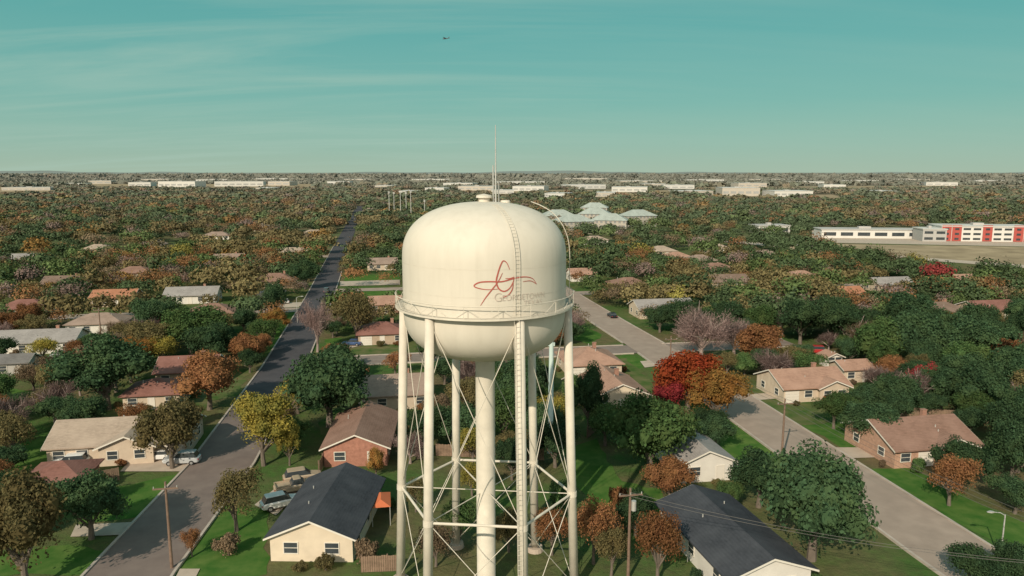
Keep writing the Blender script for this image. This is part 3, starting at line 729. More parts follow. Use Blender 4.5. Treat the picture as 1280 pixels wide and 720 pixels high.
# ------------------------------------------------------------------ vehicles
tyre = mat('tyre_rubber', (.02, .02, .02), .9, .1, 4); rim = mat('wheel_rim', (.4, .4, .4), .4, .1, 4, .5, .5)
lampm = mat('headlight_lens', (.7, .7, .68), .2, .05, 4, .6); tailm = mat('tail_light', (.35, .02, .02), .3, .05, 4, .5)
PAINT = {k: mat('car_paint_' + k, c, .3, .06, 1, .6) for k, c in dict(white=(.72, .71, .69), black=(.02, .02, .024), tan=(.40, .31, .22), red=(.40, .03, .03), silver=(.42, .43, .44), blue=(.05, .09, .20), grey=(.10, .10, .11)).items()}
def section(y, hw, z0, z1, c=.12):
    return [(-hw+c, y, z0), (hw-c, y, z0), (hw, y, z0+c), (hw, y, z1-c), (hw-c, y, z1), (-hw+c, y, z1), (-hw, y, z1-c), (-hw, y, z0+c)]
def loft(q, secs):
    vs = [p for s in secs for p in s]; n = len(secs[0])
    q.add(vs, [(j*n+i, j*n+(i+1) % n, (j+1)*n+(i+1) % n, (j+1)*n+i) for j in range(len(secs)-1) for i in range(n)] + [tuple(range(n))[::-1], tuple(range((len(secs)-1)*n, len(secs)*n))])
CARS = []
def car(name, label, u, v, rz, paint, kind='sedan'):
    x, y = G(u, v)
    root = thing(name, label, 'pickup' if kind == 'pickup' else 'car', (x, y, .11), rz)
    m = PAINT[paint]; hgt = {'sedan': 1.42, 'suv': 1.75, 'pickup': 1.8}[kind]; L = {'sedan': 2.3, 'suv': 2.4, 'pickup': 2.75}[kind]
    bz = .92 if kind == 'sedan' else 1.05
    q = MB(); loft(q, [section(-L, .72, .38, bz-.14), section(-L+.18, .86, .30, bz-.04), section(-L+1.2, .9, .26, bz), section(L-1.4, .9, .26, bz), section(L-.3, .86, .30, bz-.16), section(L, .7, .38, bz-.26)])
    q.build('body', m, root)
    c0, c1 = {'sedan': (-1.65, 1.05), 'suv': (-2.15, 1.05), 'pickup': (-.75, 1.15)}[kind]
    q = MB(); loft(q, [section(c0, .76, bz-.05, bz+.02, .02), section(c0+.4, .72, bz-.05, hgt-.06, .03), section(c1-.75, .72, bz-.05, hgt-.06, .03), section(c1, .78, bz-.05, bz+.02, .02)])
    q.build('window', glass, root)
    q = MB(); loft(q, [section(c0+.3, .60, hgt-.08, hgt-.03, .02), section(c0+.45, .69, hgt-.07, hgt, .03), section(c1-.85, .69, hgt-.07, hgt, .03), section(c1-.68, .62, hgt-.08, hgt-.03, .02)])
    q.build('roof', m, root)
    if kind == 'pickup':
        q = MB(); q.box(-.88, -.8, -L+.1, -.8, bz-.02, bz+.2); q.box(.8, .88, -L+.1, -.8, bz-.02, bz+.2); q.box(-.8, .8, -L+.1, -L+.18, bz-.02, bz+.2); q.build('bed', m, root)
    for sx in (-1, 1):
        for wy in (-L*.62, L*.62):
            q = MB(); q.tube((sx*.70, wy, .34), (sx*.93, wy, .34), .34, .34, 16); t_ = q.build('wheel', tyre, root)
            q = MB(); q.tube((sx*.9, wy, .34), (sx*.945, wy, .34), .2, .2, 12); q.build('rim', rim, t_)
        q = MB(); q.box(sx*.62-.16, sx*.62+.16, L-.16, L+.01, bz-.42, bz-.28); q.build('headlight', lampm, root)
        q = MB(); q.box(sx*.66-.12, sx*.66+.12, -L-.01, -L+.14, bz-.34, bz-.18); q.build('tail_light', tailm, root)
    KEY.append(proj(x, y, .8)); CARS.append((x, y))
    return root
car('parked_car', 'white car parked beside the charcoal-roofed cream house', 352, 634, GA - 1.2, 'white', 'suv')
car('parked_pickup', 'tan pickup parked behind the white car on the driveway', 371, 614, GA - 1.3, 'tan', 'pickup')
car('parked_car', 'cream car parked furthest up the driveway by the cream house', 378, 602, GA - 1.35, 'tan', 'suv')
car('car', 'dark car driving up the long dark street', 408, 366, GA, 'grey', 'suv')
car('parked_car', 'white car on the driveway right of the long tan-roofed house', 197, 575, GA + 1.5, 'white', 'sedan')
car('parked_car', 'silver car on the driveway by the left street', 228, 580, GA + 1.5, 'silver', 'suv')
car('parked_car', 'white car at the left end of the long tan-roofed house', 88, 584, GA + 1.6, 'white', 'suv')
car('parked_car', 'black car parked on the pale street above the cross street', 765, 397, GA, 'black', 'sedan')
car('parked_car', 'white car beside the small white house left of the street', 356, 379, GA + .4, 'white', 'sedan')
car('parked_car', 'red car parked among trees near the white shed', 1018, 442, GA + 1.3, 'red', 'suv')
car('parked_car', 'silver car near the long white house at the left edge', 78, 447, GA + 1.4, 'silver', 'sedan')
car('parked_car', 'blue car on the driveway of the dark brown-roofed house', 440, 432, GA + 1.3, 'blue', 'sedan')

# ------------------------------------------------------------------ street furniture
wood = mat('pole_wood', (.20, .135, .10), .95, .25, 2); boards = mat('fence_boards', (.25, .17, .12), .95, .3, 1.5)
wirem = mat('wire', (.13, .12, .11), .6, .1, 1); paleteal = mat('pale_teal_steel', (.42, .50, .46), .5, .08, .6, .4)
def upole(label, x, y, h, rz=GA, transformer=False):
    r = thing('utility_pole', label, 'utility pole', (x, y, 0), rz)
    q = MB(); q.tube((0,0,0), (0,0,h), .17, .11, 10); q.build('post', wood, r)
    q = MB(); q.box(-1.2, 1.2, -.19, -.1, h-.75, h-.6); ca = q.build('crossarm', wood, r)
    for s in (-1.1, 0, 1.1):
        q = MB(); q.tube((s, -.145, h-.6), (s, -.145, h-.4), .05, .04, 8); q.build('insulator', galv, ca)
    if transformer:
        q = MB(); q.tube((.35, -.1, h-2.3), (.35, -.1, h-1.3), .24, .24, 12); q.build('transformer', galv, r)
    q = [x + math.cos(rz)*s + math.sin(rz)*.145 for s in (-1.1, 0, 1.1)]; qy = [y + math.sin(rz)*s - math.cos(rz)*.145 for s in (-1.1, 0, 1.1)]
    return [(a, c, h-.4) for a, c in zip(q, qy)]
def wire(label, a, c, sag=.8, r=.018, group=None):
    q = MB(); P = []
    for i in range(17):
        t = i/16; P.append((a[0]+(c[0]-a[0])*t, a[1]+(c[1]-a[1])*t, a[2]+(c[2]-a[2])*t - sag*4*t*(1-t)))
    q.path(P, r, 5); return tag(q.build('overhead_wire', wirem), label, 'wire', group)
x, y = G(215, 711); pl = upole('wooden utility pole on the lawn at bottom left', x, y, 9.4, transformer=False)
x, y = G(785, 724); pc = upole('wooden utility pole right of the tower legs', x, y, 9.6, transformer=True)
pr1 = upole('wooden utility pole between the pale street and the oaks', 37.6, 97, 9.2)
pr2 = upole('wooden utility pole outside the frame at bottom right', 50.5, 56, 9.2)
pr3 = upole('wooden utility pole beside the red and orange trees', 30.5, 137, 9)
x, y = G(127, 428); p4 = upole('wooden utility pole among trees behind the big oak at left', x, y, 8.5)
for i, wd in enumerate(('left', 'middle', 'right')):
    wire(f'{wd} overhead wire along the pale street at lower right', pr1[i], pr2[i], 1.0, group='wires over the pale street')
    wire(f'{wd} overhead wire running on toward the red trees', pr1[i], pr3[i], 1.0, group='wires over the pale street')
    if i < 2: wire(f'{("upper", "lower")[i]} overhead wire from the pole by the tower to the right', pc[i], (pr2[i][0]-3, pr2[i][1]-2, 9), 1.1, group='wires from the tower pole')
# street lamps
def lamp(label, u, v, h, rz):
    x, y = G(u, v); r = thing('street_lamp', label, 'street lamp', (x, y, 0), rz)
    q = MB(); q.tube((0,0,0), (0,0,h), .09, .06, 10); q.build('pole', galv, r)
    q = MB(); q.path([(0,0,h-.1), (.5,0,h+.2), (1.3,0,h+.3)], .04, 6); a = q.build('arm', galv, r)
    q = MB(); loft(q, [[(1.2, -.08, h+.24), (1.2, .08, h+.24), (1.2, .08, h+.36), (1.2, -.08, h+.36)], [(1.5, -.15, h+.22), (1.5, .15, h+.22), (1.5, .15, h+.4), (1.5, -.15, h+.4)], [(1.9, -.06, h+.26), (1.9, .06, h+.26), (1.9, .06, h+.34), (1.9, -.06, h+.34)]]); q.build('lamp_head', galv, a)
lamp('grey street lamp by the pale street in the bottom right corner', 1250, 702, 5.2, math.pi)
lamp('grey street lamp on the left side of the long street', 372, 404, 7, 0)
x, y = G(688, 566); r = thing('steel_pole', 'pale teal steel monopole standing behind the tower', 'pole', (x, y, 0))
q = MB(); q.lathe([(.5, 0), (.5, .1), (.42, .12), (.3, 16.5), (.02, 16.6)], 16); q.build('shaft', paleteal, r, smooth=True)
q = MB(); q.box(-.5, .5, -.12, .12, 15.8, 16.3); q.build('crossarm', paleteal, r)
stad = mat('pale_pole', (.55, .54, .51), .5, .05, .2)
for i, (u, v, tp) in enumerate([(487,276,237), (493,273,238), (501,275,236), (508,272,238), (514,276,236), (531,275,248)]):
    x, y = G(u, v); h = (v - tp) * mpp(v) * .93
    r = thing('floodlight_pole', f'{("leftmost","second","third","fourth","fifth","rightmost shorter")[i]} tall white floodlight pole of the row far left of the tank', 'floodlight pole', (x, y, 0), 0, 'floodlight poles beyond the trees')
    q = MB(); q.tube((0,0,0), (0,0,h), .28, .19, 8); q.build('pole', stad, r)
    for dz_ in (-1.4, -.4):
        q = MB(); q.box(-.9, .9, -.2, .2, h+dz_, h+dz_+.4); q.build('lamp_bank', stad, r)
def fence(label, a, c, h=1.8):
    a = Vector(a); c = Vector(c); L = (c-a).length; an = math.atan2(c.y-a.y, c.x-a.x)
    r = thing('wooden_fence', label, 'fence', (a.x, a.y, 0), an)
    q = MB(); n = int(L/.22)
    for i in range(n): q.box(i*L/n, (i+.86)*L/n, -.015, .015, .06, h + random.uniform(-.05, .04))
    q.box(0, L, .02, .07, .4, .5); q.box(0, L, .02, .07, h-.5, h-.4); q.build('panel', boards, r)
    for i in range(int(L/2.6)+1):
        q = MB(); q.box(i*2.6-.06, i*2.6+.06, .08, .2, 0, h+.08); q.build('post', wood, r)
gp = G
fence('brown board fence beside the charcoal-roofed cream house', gp(452, 716), gp(505, 714))
fence('brown board fence between the brick and cream houses', gp(400, 592), gp(416, 560))
fence('brown board fence right of the tower legs behind the lawn', gp(724, 660), gp(842, 664))
fence('brown board fence behind the cream gabled house', gp(735, 548), gp(765, 520))
fence('brown board fence behind the brown-roofed house at right', gp(1110, 520), gp(1240, 530))
fence('brown board fence at the back of the tower lot', gp(545, 570), gp(680, 576))
fence('brown board fence behind the dark red-roofed house', gp(95, 612), gp(150, 600))
# canopy, pool
orangem = mat('orange_canvas', (.58, .16, .07), .8, .08, 1)
x, y = G(477, 648); r = thing('shade_canopy', 'orange-red shade canopy beside the charcoal-roofed house', 'canopy', (x, y, 0), GA)
q = MB(); q.add([(-1.1,-2,2.3),(1.1,-2,2.3),(1.1,2,2.3),(-1.1,2,2.3),(0,-1,2.8),(0,1,2.8)], [(0,1,4),(1,2,5,4),(2,3,5),(3,0,4,5),(3,2,1,0)]); q.build('roof', orangem, r)
for sx in (-1.0, 1.0):
    for sy in (-1.9, 1.9):
        q = MB(); q.tube((sx,sy,0), (sx,sy,2.3), .05, .05, 6); q.build('post', galv, r)
KEY.append(proj(x, y, 2.4))
x, y = G(868, 690); r = thing('shade_canopy', 'pale grey patio canopy on the left side of the long charcoal-roofed house', 'canopy', (x, y, 0), rad(12))
q = MB(); q.add([(-1.7,-1.8,2.3),(1.7,-1.8,2.5),(1.7,1.8,2.5),(-1.7,1.8,2.3),(-1.7,-1.8,2.4),(1.7,-1.8,2.6),(1.7,1.8,2.6),(-1.7,1.8,2.4)], [(3,2,1,0),(4,5,6,7),(0,1,5,4),(1,2,6,5),(2,3,7,6),(3,0,4,7)]); q.build('roof', roofgrey, r)
for sx in (-1.6, 1.6):
    for sy in (-1.7, 1.7):
        q = MB(); q.tube((sx,sy,0), (sx,sy,2.32), .05, .05, 6); q.build('post', galv, r)
waterm = mat('pool_water', (.12, .34, .42), .1, .1, 1, .5)
x, y = G(571, 540); r = thing('round_pool', 'round above-ground pool with blue water behind the tower legs', 'pool', (x, y, 0))
q = MB(); q.lathe([(2.1, 0), (2.1, 1.15), (2.25, 1.15), (2.25, 1.25), (2.0, 1.25), (2.0, .9)], 32, False); q.build('wall', mat('pool_wall', (.45, .50, .50), .5), r)
q = MB(); q.add([(2.02*math.cos(i*math.pi/16), 2.02*math.sin(i*math.pi/16), 1.05) for i in range(32)], [tuple(range(32))]); q.build('water_surface', waterm, r)
# small aircraft
pm = mat('aircraft_paint', (.10, .11, .12), .5, .05, 1)
r = thing('aeroplane', 'small dark aeroplane high in the sky left of centre', 'aeroplane', (-78.5, 900, 196), rad(70))
q = MB(); P = [(-4.6, .12, .25), (-3.0, .35, .1), (-.5, .62, 0), (1.8, .66, 0), (3.2, .5, -.05), (4.0, .15, -.1)]
loft(q, [[(rr*math.cos(k*math.pi/4), yy, zz + rr*math.sin(k*math.pi/4)) for k in range(8)] for yy, rr, zz in P]); q.build('fuselage', pm, r)
for s in (-1, 1):
    q = MB(); q.add([(s*.4, -.3, .5), (s*6.0, -.1, .75), (s*6.0, 1.0, .75), (s*.4, 1.4, .5), (s*.4, -.3, .68), (s*6.0, -.1, .83), (s*6.0, 1.0, .83), (s*.4, 1.4, .68)], [(3,2,1,0),(4,5,6,7),(0,1,5,4),(1,2,6,5),(2,3,7,6),(3,0,4,7)]); q.build('wing', pm, r)
q = MB(); q.box(-2.0, 2.0, -4.6, -3.8, .3, .4); q.build('tailplane', pm, r)
q = MB(); q.add([(-.06,-4.7,.3),(.06,-4.7,.3),(.06,-3.4,.3),(-.06,-3.4,.3),(-.05,-4.9,2.0),(.05,-4.9,2.0),(.05,-4.3,2.0),(-.05,-4.3,2.0)], [(3,2,1,0),(4,5,6,7),(0,1,5,4),(1,2,6,5),(2,3,7,6),(3,0,4,7)]); q.build('fin', pm, r)

# ------------------------------------------------------------------ trees
def unit(a): return a / (np.linalg.norm(a, axis=-1, keepdims=True) + 1e-9)
def leaf_verts(P, N, S, r, asp=.62):
    n = len(P); t = unit(np.cross(N, unit(r.normal(size=(n, 3))))); bt = np.cross(N, t)
    S = S[:, None]
    V = np.stack([P + t*S, P + bt*S*asp + N*S*.15, P - t*S*.9, P - bt*S*asp + N*S*.1], 1)
    return V.reshape(-1, 3)
def ico():
    bm = bmesh.new(); bmesh.ops.create_icosphere(bm, subdivisions=1, radius=1)
    v = [tuple(x.co) for x in bm.verts]; f = [tuple(x.index for x in q.verts) for q in bm.faces]; bm.free(); return np.array(v), f
ICO = ico()
def tree_shapes(seed, style):
    r = np.random.default_rng(seed)
    cz, rz = {'round': (1.05, .70), 'wide': (.85, .50), 'tall': (1.25, .95), 'loose': (1.1, .72), 'bare': (1.1, .75), 'bush': (.55, .5)}[style]
    nb = {'round': 28, 'wide': 34, 'tall': 30, 'loose': 28, 'bare': 20, 'bush': 12}[style]
    D = unit(r.normal(size=(nb, 3))); D[:, 2] = np.where(D[:, 2] < -.35, -D[:, 2], D[:, 2])
    lop = 1 + .25*np.sin(np.arctan2(D[:, 1], D[:, 0])*2 + r.uniform(0, 6.28))
    C = np.array([0, 0, cz]) + D * np.array([.74, .74, rz * .76]) * (r.uniform(.5, 1.16, (nb, 1))) * np.stack([lop, lop, np.ones(nb)], 1)
    Rb = r.uniform(.15, .36, nb)
    if style in ('round', 'wide', 'tall', 'bush'):
        C = np.vstack([C, [[0, 0, cz - .05]], [[.1, -.1, cz + rz*.25]]]); Rb = np.append(Rb, [.52, .42])
    trunk = MB(); top = cz - rz * .2
    trunk.tube((0,0,-.05), (.02,.01,.3), .085, .062, 8); trunk.tube((.02,.01,.3), (0,.02,top), .062, .04, 8)
    for k in range(min(18 if style == 'bare' else 9, len(C))):
        p0 = Vector((.01, .01, .28 + .035*k)); c = Vector(C[k]); m_ = p0.lerp(c, .5) + Vector((0, 0, .06))
        trunk.tube(p0, m_, .038, .026, 6); trunk.tube(m_, c, .026, .012, 6)
        if style == 'bare':
            for _ in range(3):
                e_ = c + Vector(r.normal(size=3)*.22 + np.array([0, 0, .12])); trunk.tube(c.lerp(m_, .3), e_, .014, .005, 4)
    me_t = bpy.data.meshes.new('trunk'); me_t.from_pydata(trunk.v, [], trunk.f); me_t.update()
    nl = {'round': 9000, 'wide': 10000, 'tall': 9000, 'loose': 5600, 'bare': 1500, 'bush': 2600}[style]
    w_ = Rb**2 / (Rb**2).sum(); idx = r.choice(len(C), nl, p=w_)
    d = unit(r.normal(size=(nl, 3))); d[:, 2] = np.where((d[:, 2] < -.4) & (r.random(nl) < .6), -d[:, 2], d[:, 2])
    P = C[idx] + d * (Rb[idx] * r.uniform(.70, 1.28, nl))[:, None]
    N = unit(d + r.normal(size=(nl, 3)) * .6)
    S = r.uniform(.020, .050, nl) * {'bare': .6, 'bush': 1.9}.get(style, 1)
    V = leaf_verts(P, N, S, r); Q = np.arange(len(V)).reshape(-1, 4)
    verts = V.tolist(); faces = Q.tolist()
    if style not in ('bare', 'loose'):
        for c, rb in zip(C, Rb):
            k = len(verts); vv = ICO[0] * rb * .77 * r.uniform(.8, 1.1, (len(ICO[0]), 1)) + c
            verts += vv.tolist(); faces += [[i + k for i in f] for f in ICO[1]]
    if style in ('bare', 'loose'):
        nt_ = 2600 if style == 'bare' else 600
        idx = r.choice(len(C), nt_)
        for k in range(nt_):
            a = C[idx[k]] * r.uniform(.75, 1) + r.normal(size=3)*.08; dd = unit(C[idx[k]] - np.array([0, 0, .35]) + r.normal(size=3)*.6)
            L = r.uniform(.14, .40); sd = unit(np.cross(dd, r.normal(size=3))) * r.uniform(.004, .009); e_ = a + dd*L
            j = len(verts); verts += [(a-sd).tolist(), (a+sd).tolist(), (e_+sd*.3).tolist(), (e_-sd*.3).tolist()]; faces.append([j, j+1, j+2, j+3])
    return me_t, verts, faces
STY = {'oak': ['round', 'wide', 'round'], 'green': ['round', 'tall', 'loose'], 'olive': ['round', 'loose', 'loose'], 'yellow': ['tall', 'loose'], 'orange': ['tall', 'loose'], 'red': ['round'], 'crimson': ['loose'], 'rust': ['loose', 'round'], 'brown': ['loose', 'bare'], 'bare': ['bare']}
SHAPE = {}; CROWN = {}
def hash_seed(style, k): return {'round': 100, 'wide': 200, 'tall': 300, 'loose': 400, 'bare': 500, 'bush': 600}[style] + k
def shape(style, k):
    if (style, k) not in SHAPE: SHAPE[(style, k)] = tree_shapes(hash_seed(style, k), style)
    return SHAPE[(style, k)]
TREES = []
def tree(label, x, y, Rr, H, kind, style=None, group='trees of the neighbourhood', name=None, cat='tree'):
    style = style or random.choice(STY[kind]); k = random.randrange(4)
    me_t, v, f = shape(style, k)
    if (style, k, kind) not in CROWN:
        me = bpy.data.meshes.new('crown'); me.from_pydata(v, [], f); me.update(); me.materials.append(LEAF[kind]); CROWN[(style, k, kind)] = me
    if not me_t.materials: me_t.materials.append(bark_pale if style == 'bare' else bark)
    root = thing(name or {'oak': 'oak_tree', 'bare': 'bare_tree'}.get(kind, 'tree'), label, cat, (x, y, 0), random.uniform(0, 6.28), group)
    hz = {'round': 1.78, 'wide': 1.38, 'tall': 2.25, 'loose': 1.85, 'bare': 1.9, 'bush': 1.1}[style]
    root.scale = (Rr, Rr, H / hz)
    o = bpy.data.objects.new('trunk', me_t); col.objects.link(o); o.parent = root
    o = bpy.data.objects.new('crown', CROWN[(style, k, kind)]); col.objects.link(o); o.parent = root
    if cat == 'tree': TREES.append((x, y, Rr, H))
    return root
MAN = [ # u, v of the foot, crown width and height in the drawing, kind, style, label
 (135,512,118,88,'oak','round','big dark green tree left of the long tan-roofed house roof'),
 (70,530,60,55,'bare','bare','bare pinkish tree on the lawn at the left edge'),
 (18,580,62,60,'olive','loose','olive brown tree at the left edge above the dark red roof'),
 (216,586,84,88,'olive','round','olive tree at the right end of the long tan-roofed house'),
 (330,582,88,98,'yellow','tall','yellow tree beside the bend of the left street'),
 (362,582,34,58,'yellow','tall','slim yellow-green tree right of the big yellow tree'),
 (262,512,92,70,'rust','round','broad rust-orange tree left of the street'),
 (412,534,132,88,'oak','wide','wide dark oak behind the red brick house'),
 (296,664,72,80,'olive','loose','thin brown tree on the lawn beside the white car'),
 (34,738,130,146,'olive','round','large olive brown tree in the bottom left corner'),
 (122,628,44,40,'green','loose','green tree right of the dark red-roofed house'),
 (240,696,26,38,'rust','loose','small rusty tree near the utility pole at bottom left'),
 (286,694,36,26,'brown','bush','low brown bush on the lawn at bottom left'),
 (470,596,30,36,'orange','round','small orange tree between the brick house and tower leg'),
 (446,428,66,62,'olive','loose','thin tan tree at the corner of the cross street'),
 (397,440,46,66,'bare','bare','bare pinkish tree beside the long dark street'),
 (345,398,44,44,'oak','round','dark round tree left of the street below the small white house'),
 (382,362,40,36,'oak','round','dark round tree by the street near the brown hip roof'),
 (240,446,92,64,'green','round','broad green tree left of the street above the rust tree'),
 (182,452,70,52,'olive','loose','olive tree left of the broad green tree'),
 (735,545,48,92,'oak','tall','tall dark tree just right of the tower legs'),
 (716,528,40,62,'green','tall','green tree partly behind the right tower leg'),
 (812,596,124,92,'green','wide','broad round green oak right of the tower'),
 (836,520,58,50,'crimson','round','small dark red tree left below the bright red tree'),
 (860,518,98,84,'red','round','bright red tree right of the cream gabled house'),
 (895,530,74,70,'orange','round','orange-gold tree touching the bright red tree'),
 (876,452,82,70,'bare','bare','large purple-brown bare tree above the red tree'),
 (917,446,60,50,'bare','bare','smaller purple-brown bare tree right of the large one'),
 (948,460,74,58,'rust','round','rust brown tree above the pale street driveway'),
 (948,634,96,70,'oak','round','upper left oak of the group beside the long charcoal roof'),
 (1014,700,158,128,'oak','wide','large spreading oak left of the pale street'),
 (742,705,62,84,'rust','loose','rust brown tree beside the right tower leg at the bottom'),
 (822,728,72,92,'rust','loose','leafy rust brown tree right of the utility pole at the bottom'),
 (1186,632,62,66,'rust','loose','rusty tree in front of the brown-roofed house at right'),
 (1215,740,80,58,'oak','round','dark oak at the bottom edge near the right corner'),
 (1268,745,70,72,'oak','round','dark oak in the bottom right corner'),
 (1264,606,80,84,'oak','round','dark tree at the right edge beside the brown-roofed house'),
 (1082,560,72,60,'oak','round','dark oak left of the brown-roofed house at right'),
 (1042,536,54,46,'green','round','green tree on the right verge of the pale street'),
 (1132,512,62,52,'bare','bare','bare purple tree behind the brown-roofed house at right'),
 (968,482,62,46,'bare','bare','low purple bare tree left of the tan-roofed house'),
 (1102,462,80,66,'green','round','green tree right of the brown shed'),
 (1160,500,50,46,'crimson','loose','small dark red tree above the brown-roofed house at right'),
 (1225,520,84,66,'oak','round','oak behind the brown-roofed house near the right edge'),
 (1272,500,80,66,'oak','round','dark oak at the right edge above the brown-roofed house'),
 (1150,462,90,66,'oak','wide','wide dark oak above the small dark red tree'),
 (1215,460,88,66,'oak','round','large dark oak in the mass toward the right edge'),
 (1000,430,64,56,'oak','round','dark tree above the tan-roofed house by the pale street'),
 (1060,436,66,54,'oak','round','dark tree behind the white shed'),
 (1130,420,80,56,'oak','round','dark oak in the middle of the right tree mass'),
 (700,640,40,40,'green','bush','green bush behind the right tower leg'),
 (575,680,50,62,'green','loose','green tree seen between the tower legs'),
 (640,600,50,56,'oak','round','dark tree behind the central riser'),
 (520,640,36,44,'olive','loose','olive tree behind the left tower leg'),
 (590,620,44,44,'yellow','loose','yellow-green tree left of the central riser'),
 (636,690,46,56,'olive','round','olive tree right behind the central riser'),
 (456,706,36,34,'brown','bush','brown bush at the corner of the charcoal-roofed house'),
 (772,640,34,32,'rust','bush','rusty bush on the lawn right of the tower'),
 (764,720,56,64,'olive','loose','olive brown tree left of the utility pole at the bottom'),
 (690,694,50,60,'rust','loose','rusty tree seen through the right tower legs'),
 (545,708,52,56,'brown','loose','dull brown tree seen through the left tower legs'),
 (908,640,34,40,'green','round','small green tree between the white house and the oaks')]
for u, v, wp, hp, kind, sty, lab in MAN:
    x, y = G(u, v); s = mpp(v)
    bush = sty == 'bush'
    tree(lab, x, y, wp * s / 2 * .96, hp * s * .98, kind, sty, name='bush' if bush else None, cat='bush' if bush else 'tree')
# filler trees
for pts in (RA, RB):
    for (x, y) in resample(pts, 8):
        if 66 < y < 560: KEY.append(proj(x, y, .1))
for pts in (RC, RD):
    for (x, y) in resample(pts, 6): KEY.append(proj(x, y, .1))
for pts in (RE, RF):
    for (x, y) in resample(pts, 50): KEY.append(proj(x, y, .1))
for L in LAWNW:
    x = sum(p[0] for p in L)/len(L); y = sum(p[1] for p in L)/len(L); KEY.append(proj(x, y, .1))
KARR = np.array(KEY)
def house_clear(x, y, m):
    for h in HOUSES:
        dx_, dy_ = x - h['x'], y - h['y']
        c, s = math.cos(-h['rot']), math.sin(-h['rot'])
        lx, ly = dx_*c - dy_*s, dx_*s + dy_*c
        if abs(lx) < h['w']/2 + m and abs(ly) < h['d']/2 + m: return False
    return True
ADJ = {'oak': 'dark green', 'green': 'mid green', 'olive': 'olive brown', 'yellow': 'yellow', 'orange': 'orange', 'red': 'red', 'crimson': 'crimson', 'rust': 'rust coloured', 'brown': 'dull brown', 'bare': 'bare greyish'}
USED = set()
def seg_side(x, y): return x - np.interp(y, [p[1] for p in RA], [p[0] for p in RA])
def auto_label(x, y, Rr, kind, noun='tree', reach=42):
    u, v, _ = proj(x, y, 0)
    hs = sorted((h for h in HOUSES if not h.get('far')), key=lambda h: math.hypot(h['x']-x, h['y']-y))[:3]
    for size in ('', 'small ' if Rr < 4 else 'large '):
        for h in hs:
            hu, hv, hd_ = proj(h['x'], h['y'], 0); half = h['w']*.55*F/hd_
            rel = ('behind' if y > h['y'] else 'in front of') if abs(u-hu) < half else ('left of' if u < hu else 'right of')
            lab = f"{size}{ADJ[kind]} {noun} {rel} the {h['short']}"
            if lab not in USED and math.hypot(h['x']-x, h['y']-y) < reach:
                USED.add(lab); return lab, f'{noun}s of the neighbourhood'
    side = 'left of the long dark street' if seg_side(x, y) < 0 else ('right of the pale street' if x > np.interp(y, [p[1] for p in RB], [p[0] for p in RB]) else 'between the two long streets')
    return f"{ADJ[kind]} {noun} among the dense trees {side}", f"{ADJ[kind]} {noun}s {side}"
def pick_kind(x, y, r):
    left = seg_side(x, y) < 0
    if left: ks, ps = ['oak','green','olive','rust','orange','brown','bare','yellow'], [.30,.13,.18,.15,.05,.10,.07,.02]
    elif x < np.interp(y, [p[1] for p in RB], [p[0] for p in RB]): ks, ps = ['oak','green','olive','rust','brown','bare','yellow'], [.32,.18,.18,.10,.11,.09,.02]
    elif x > .34*y: ks, ps = ['oak','green','olive','rust','orange','brown','bare'], [.57,.18,.09,.05,.02,.04,.05]
    else: ks, ps = ['oak','green','olive','rust','orange','brown','bare'], [.42,.18,.14,.08,.03,.07,.08]
    return r.choice(ks, p=ps)
r_ = np.random.default_rng(5)
YMAX = 330; ALL = list(TREES); CAND = []
for tries in range(24000):
    y = math.sqrt(r_.uniform(64**2, YMAX**2)); x = r_.uniform(-.71, .71) * (y*.99 + 6)
    if y < 115 and r_.random() < .35: continue
    Rr = r_.uniform(2.6, 5.6) if y > 130 else r_.uniform(2.4, 4.8); H = Rr * r_.uniform(1.45, 1.95)
    if y < 95 and abs(x - TX) < 16: continue
    A_ = np.array(ALL)
    if (((x-A_[:, 0])**2 + (y-A_[:, 1])**2) < ((.58 if x > .3*y else .66)*(Rr+A_[:, 2]))**2).any(): continue
    if any(seg_dist(x, y, p) < wd/2 + Rr*.55 for p, wd in ROADS): continue
    if not house_clear(x, y, Rr*.6 + .4): continue
    if any(in_poly(x, y, L) for L in NOTREE + CLEAR): continue
    if any((x-a)**2 + (y-c)**2 < (Rr + 2.5)**2 for a, c in CARS): continue
    u0, v0, dep = proj(x, y, H); _, v1, _ = proj(x, y, H*.12); wp = Rr * F / dep
    if ((np.abs(KARR[:, 0]-u0) < wp*.85) & (KARR[:, 1] > v0 - 1) & (KARR[:, 1] < v1) & (KARR[:, 2] > dep + 2)).any(): continue
    ALL.append((x, y, Rr, H)); CAND.append((x, y, Rr, H))
CAND.sort(key=lambda c: c[1])
NI = 299 - len(TREES)
for x, y, Rr, H in CAND[:NI]:
    kind = str(pick_kind(x, y, r_)); lab, grp = auto_label(x, y, Rr, kind)
    tree(lab, x, y, Rr, H, kind, None, grp)
REST = CAND[NI:]
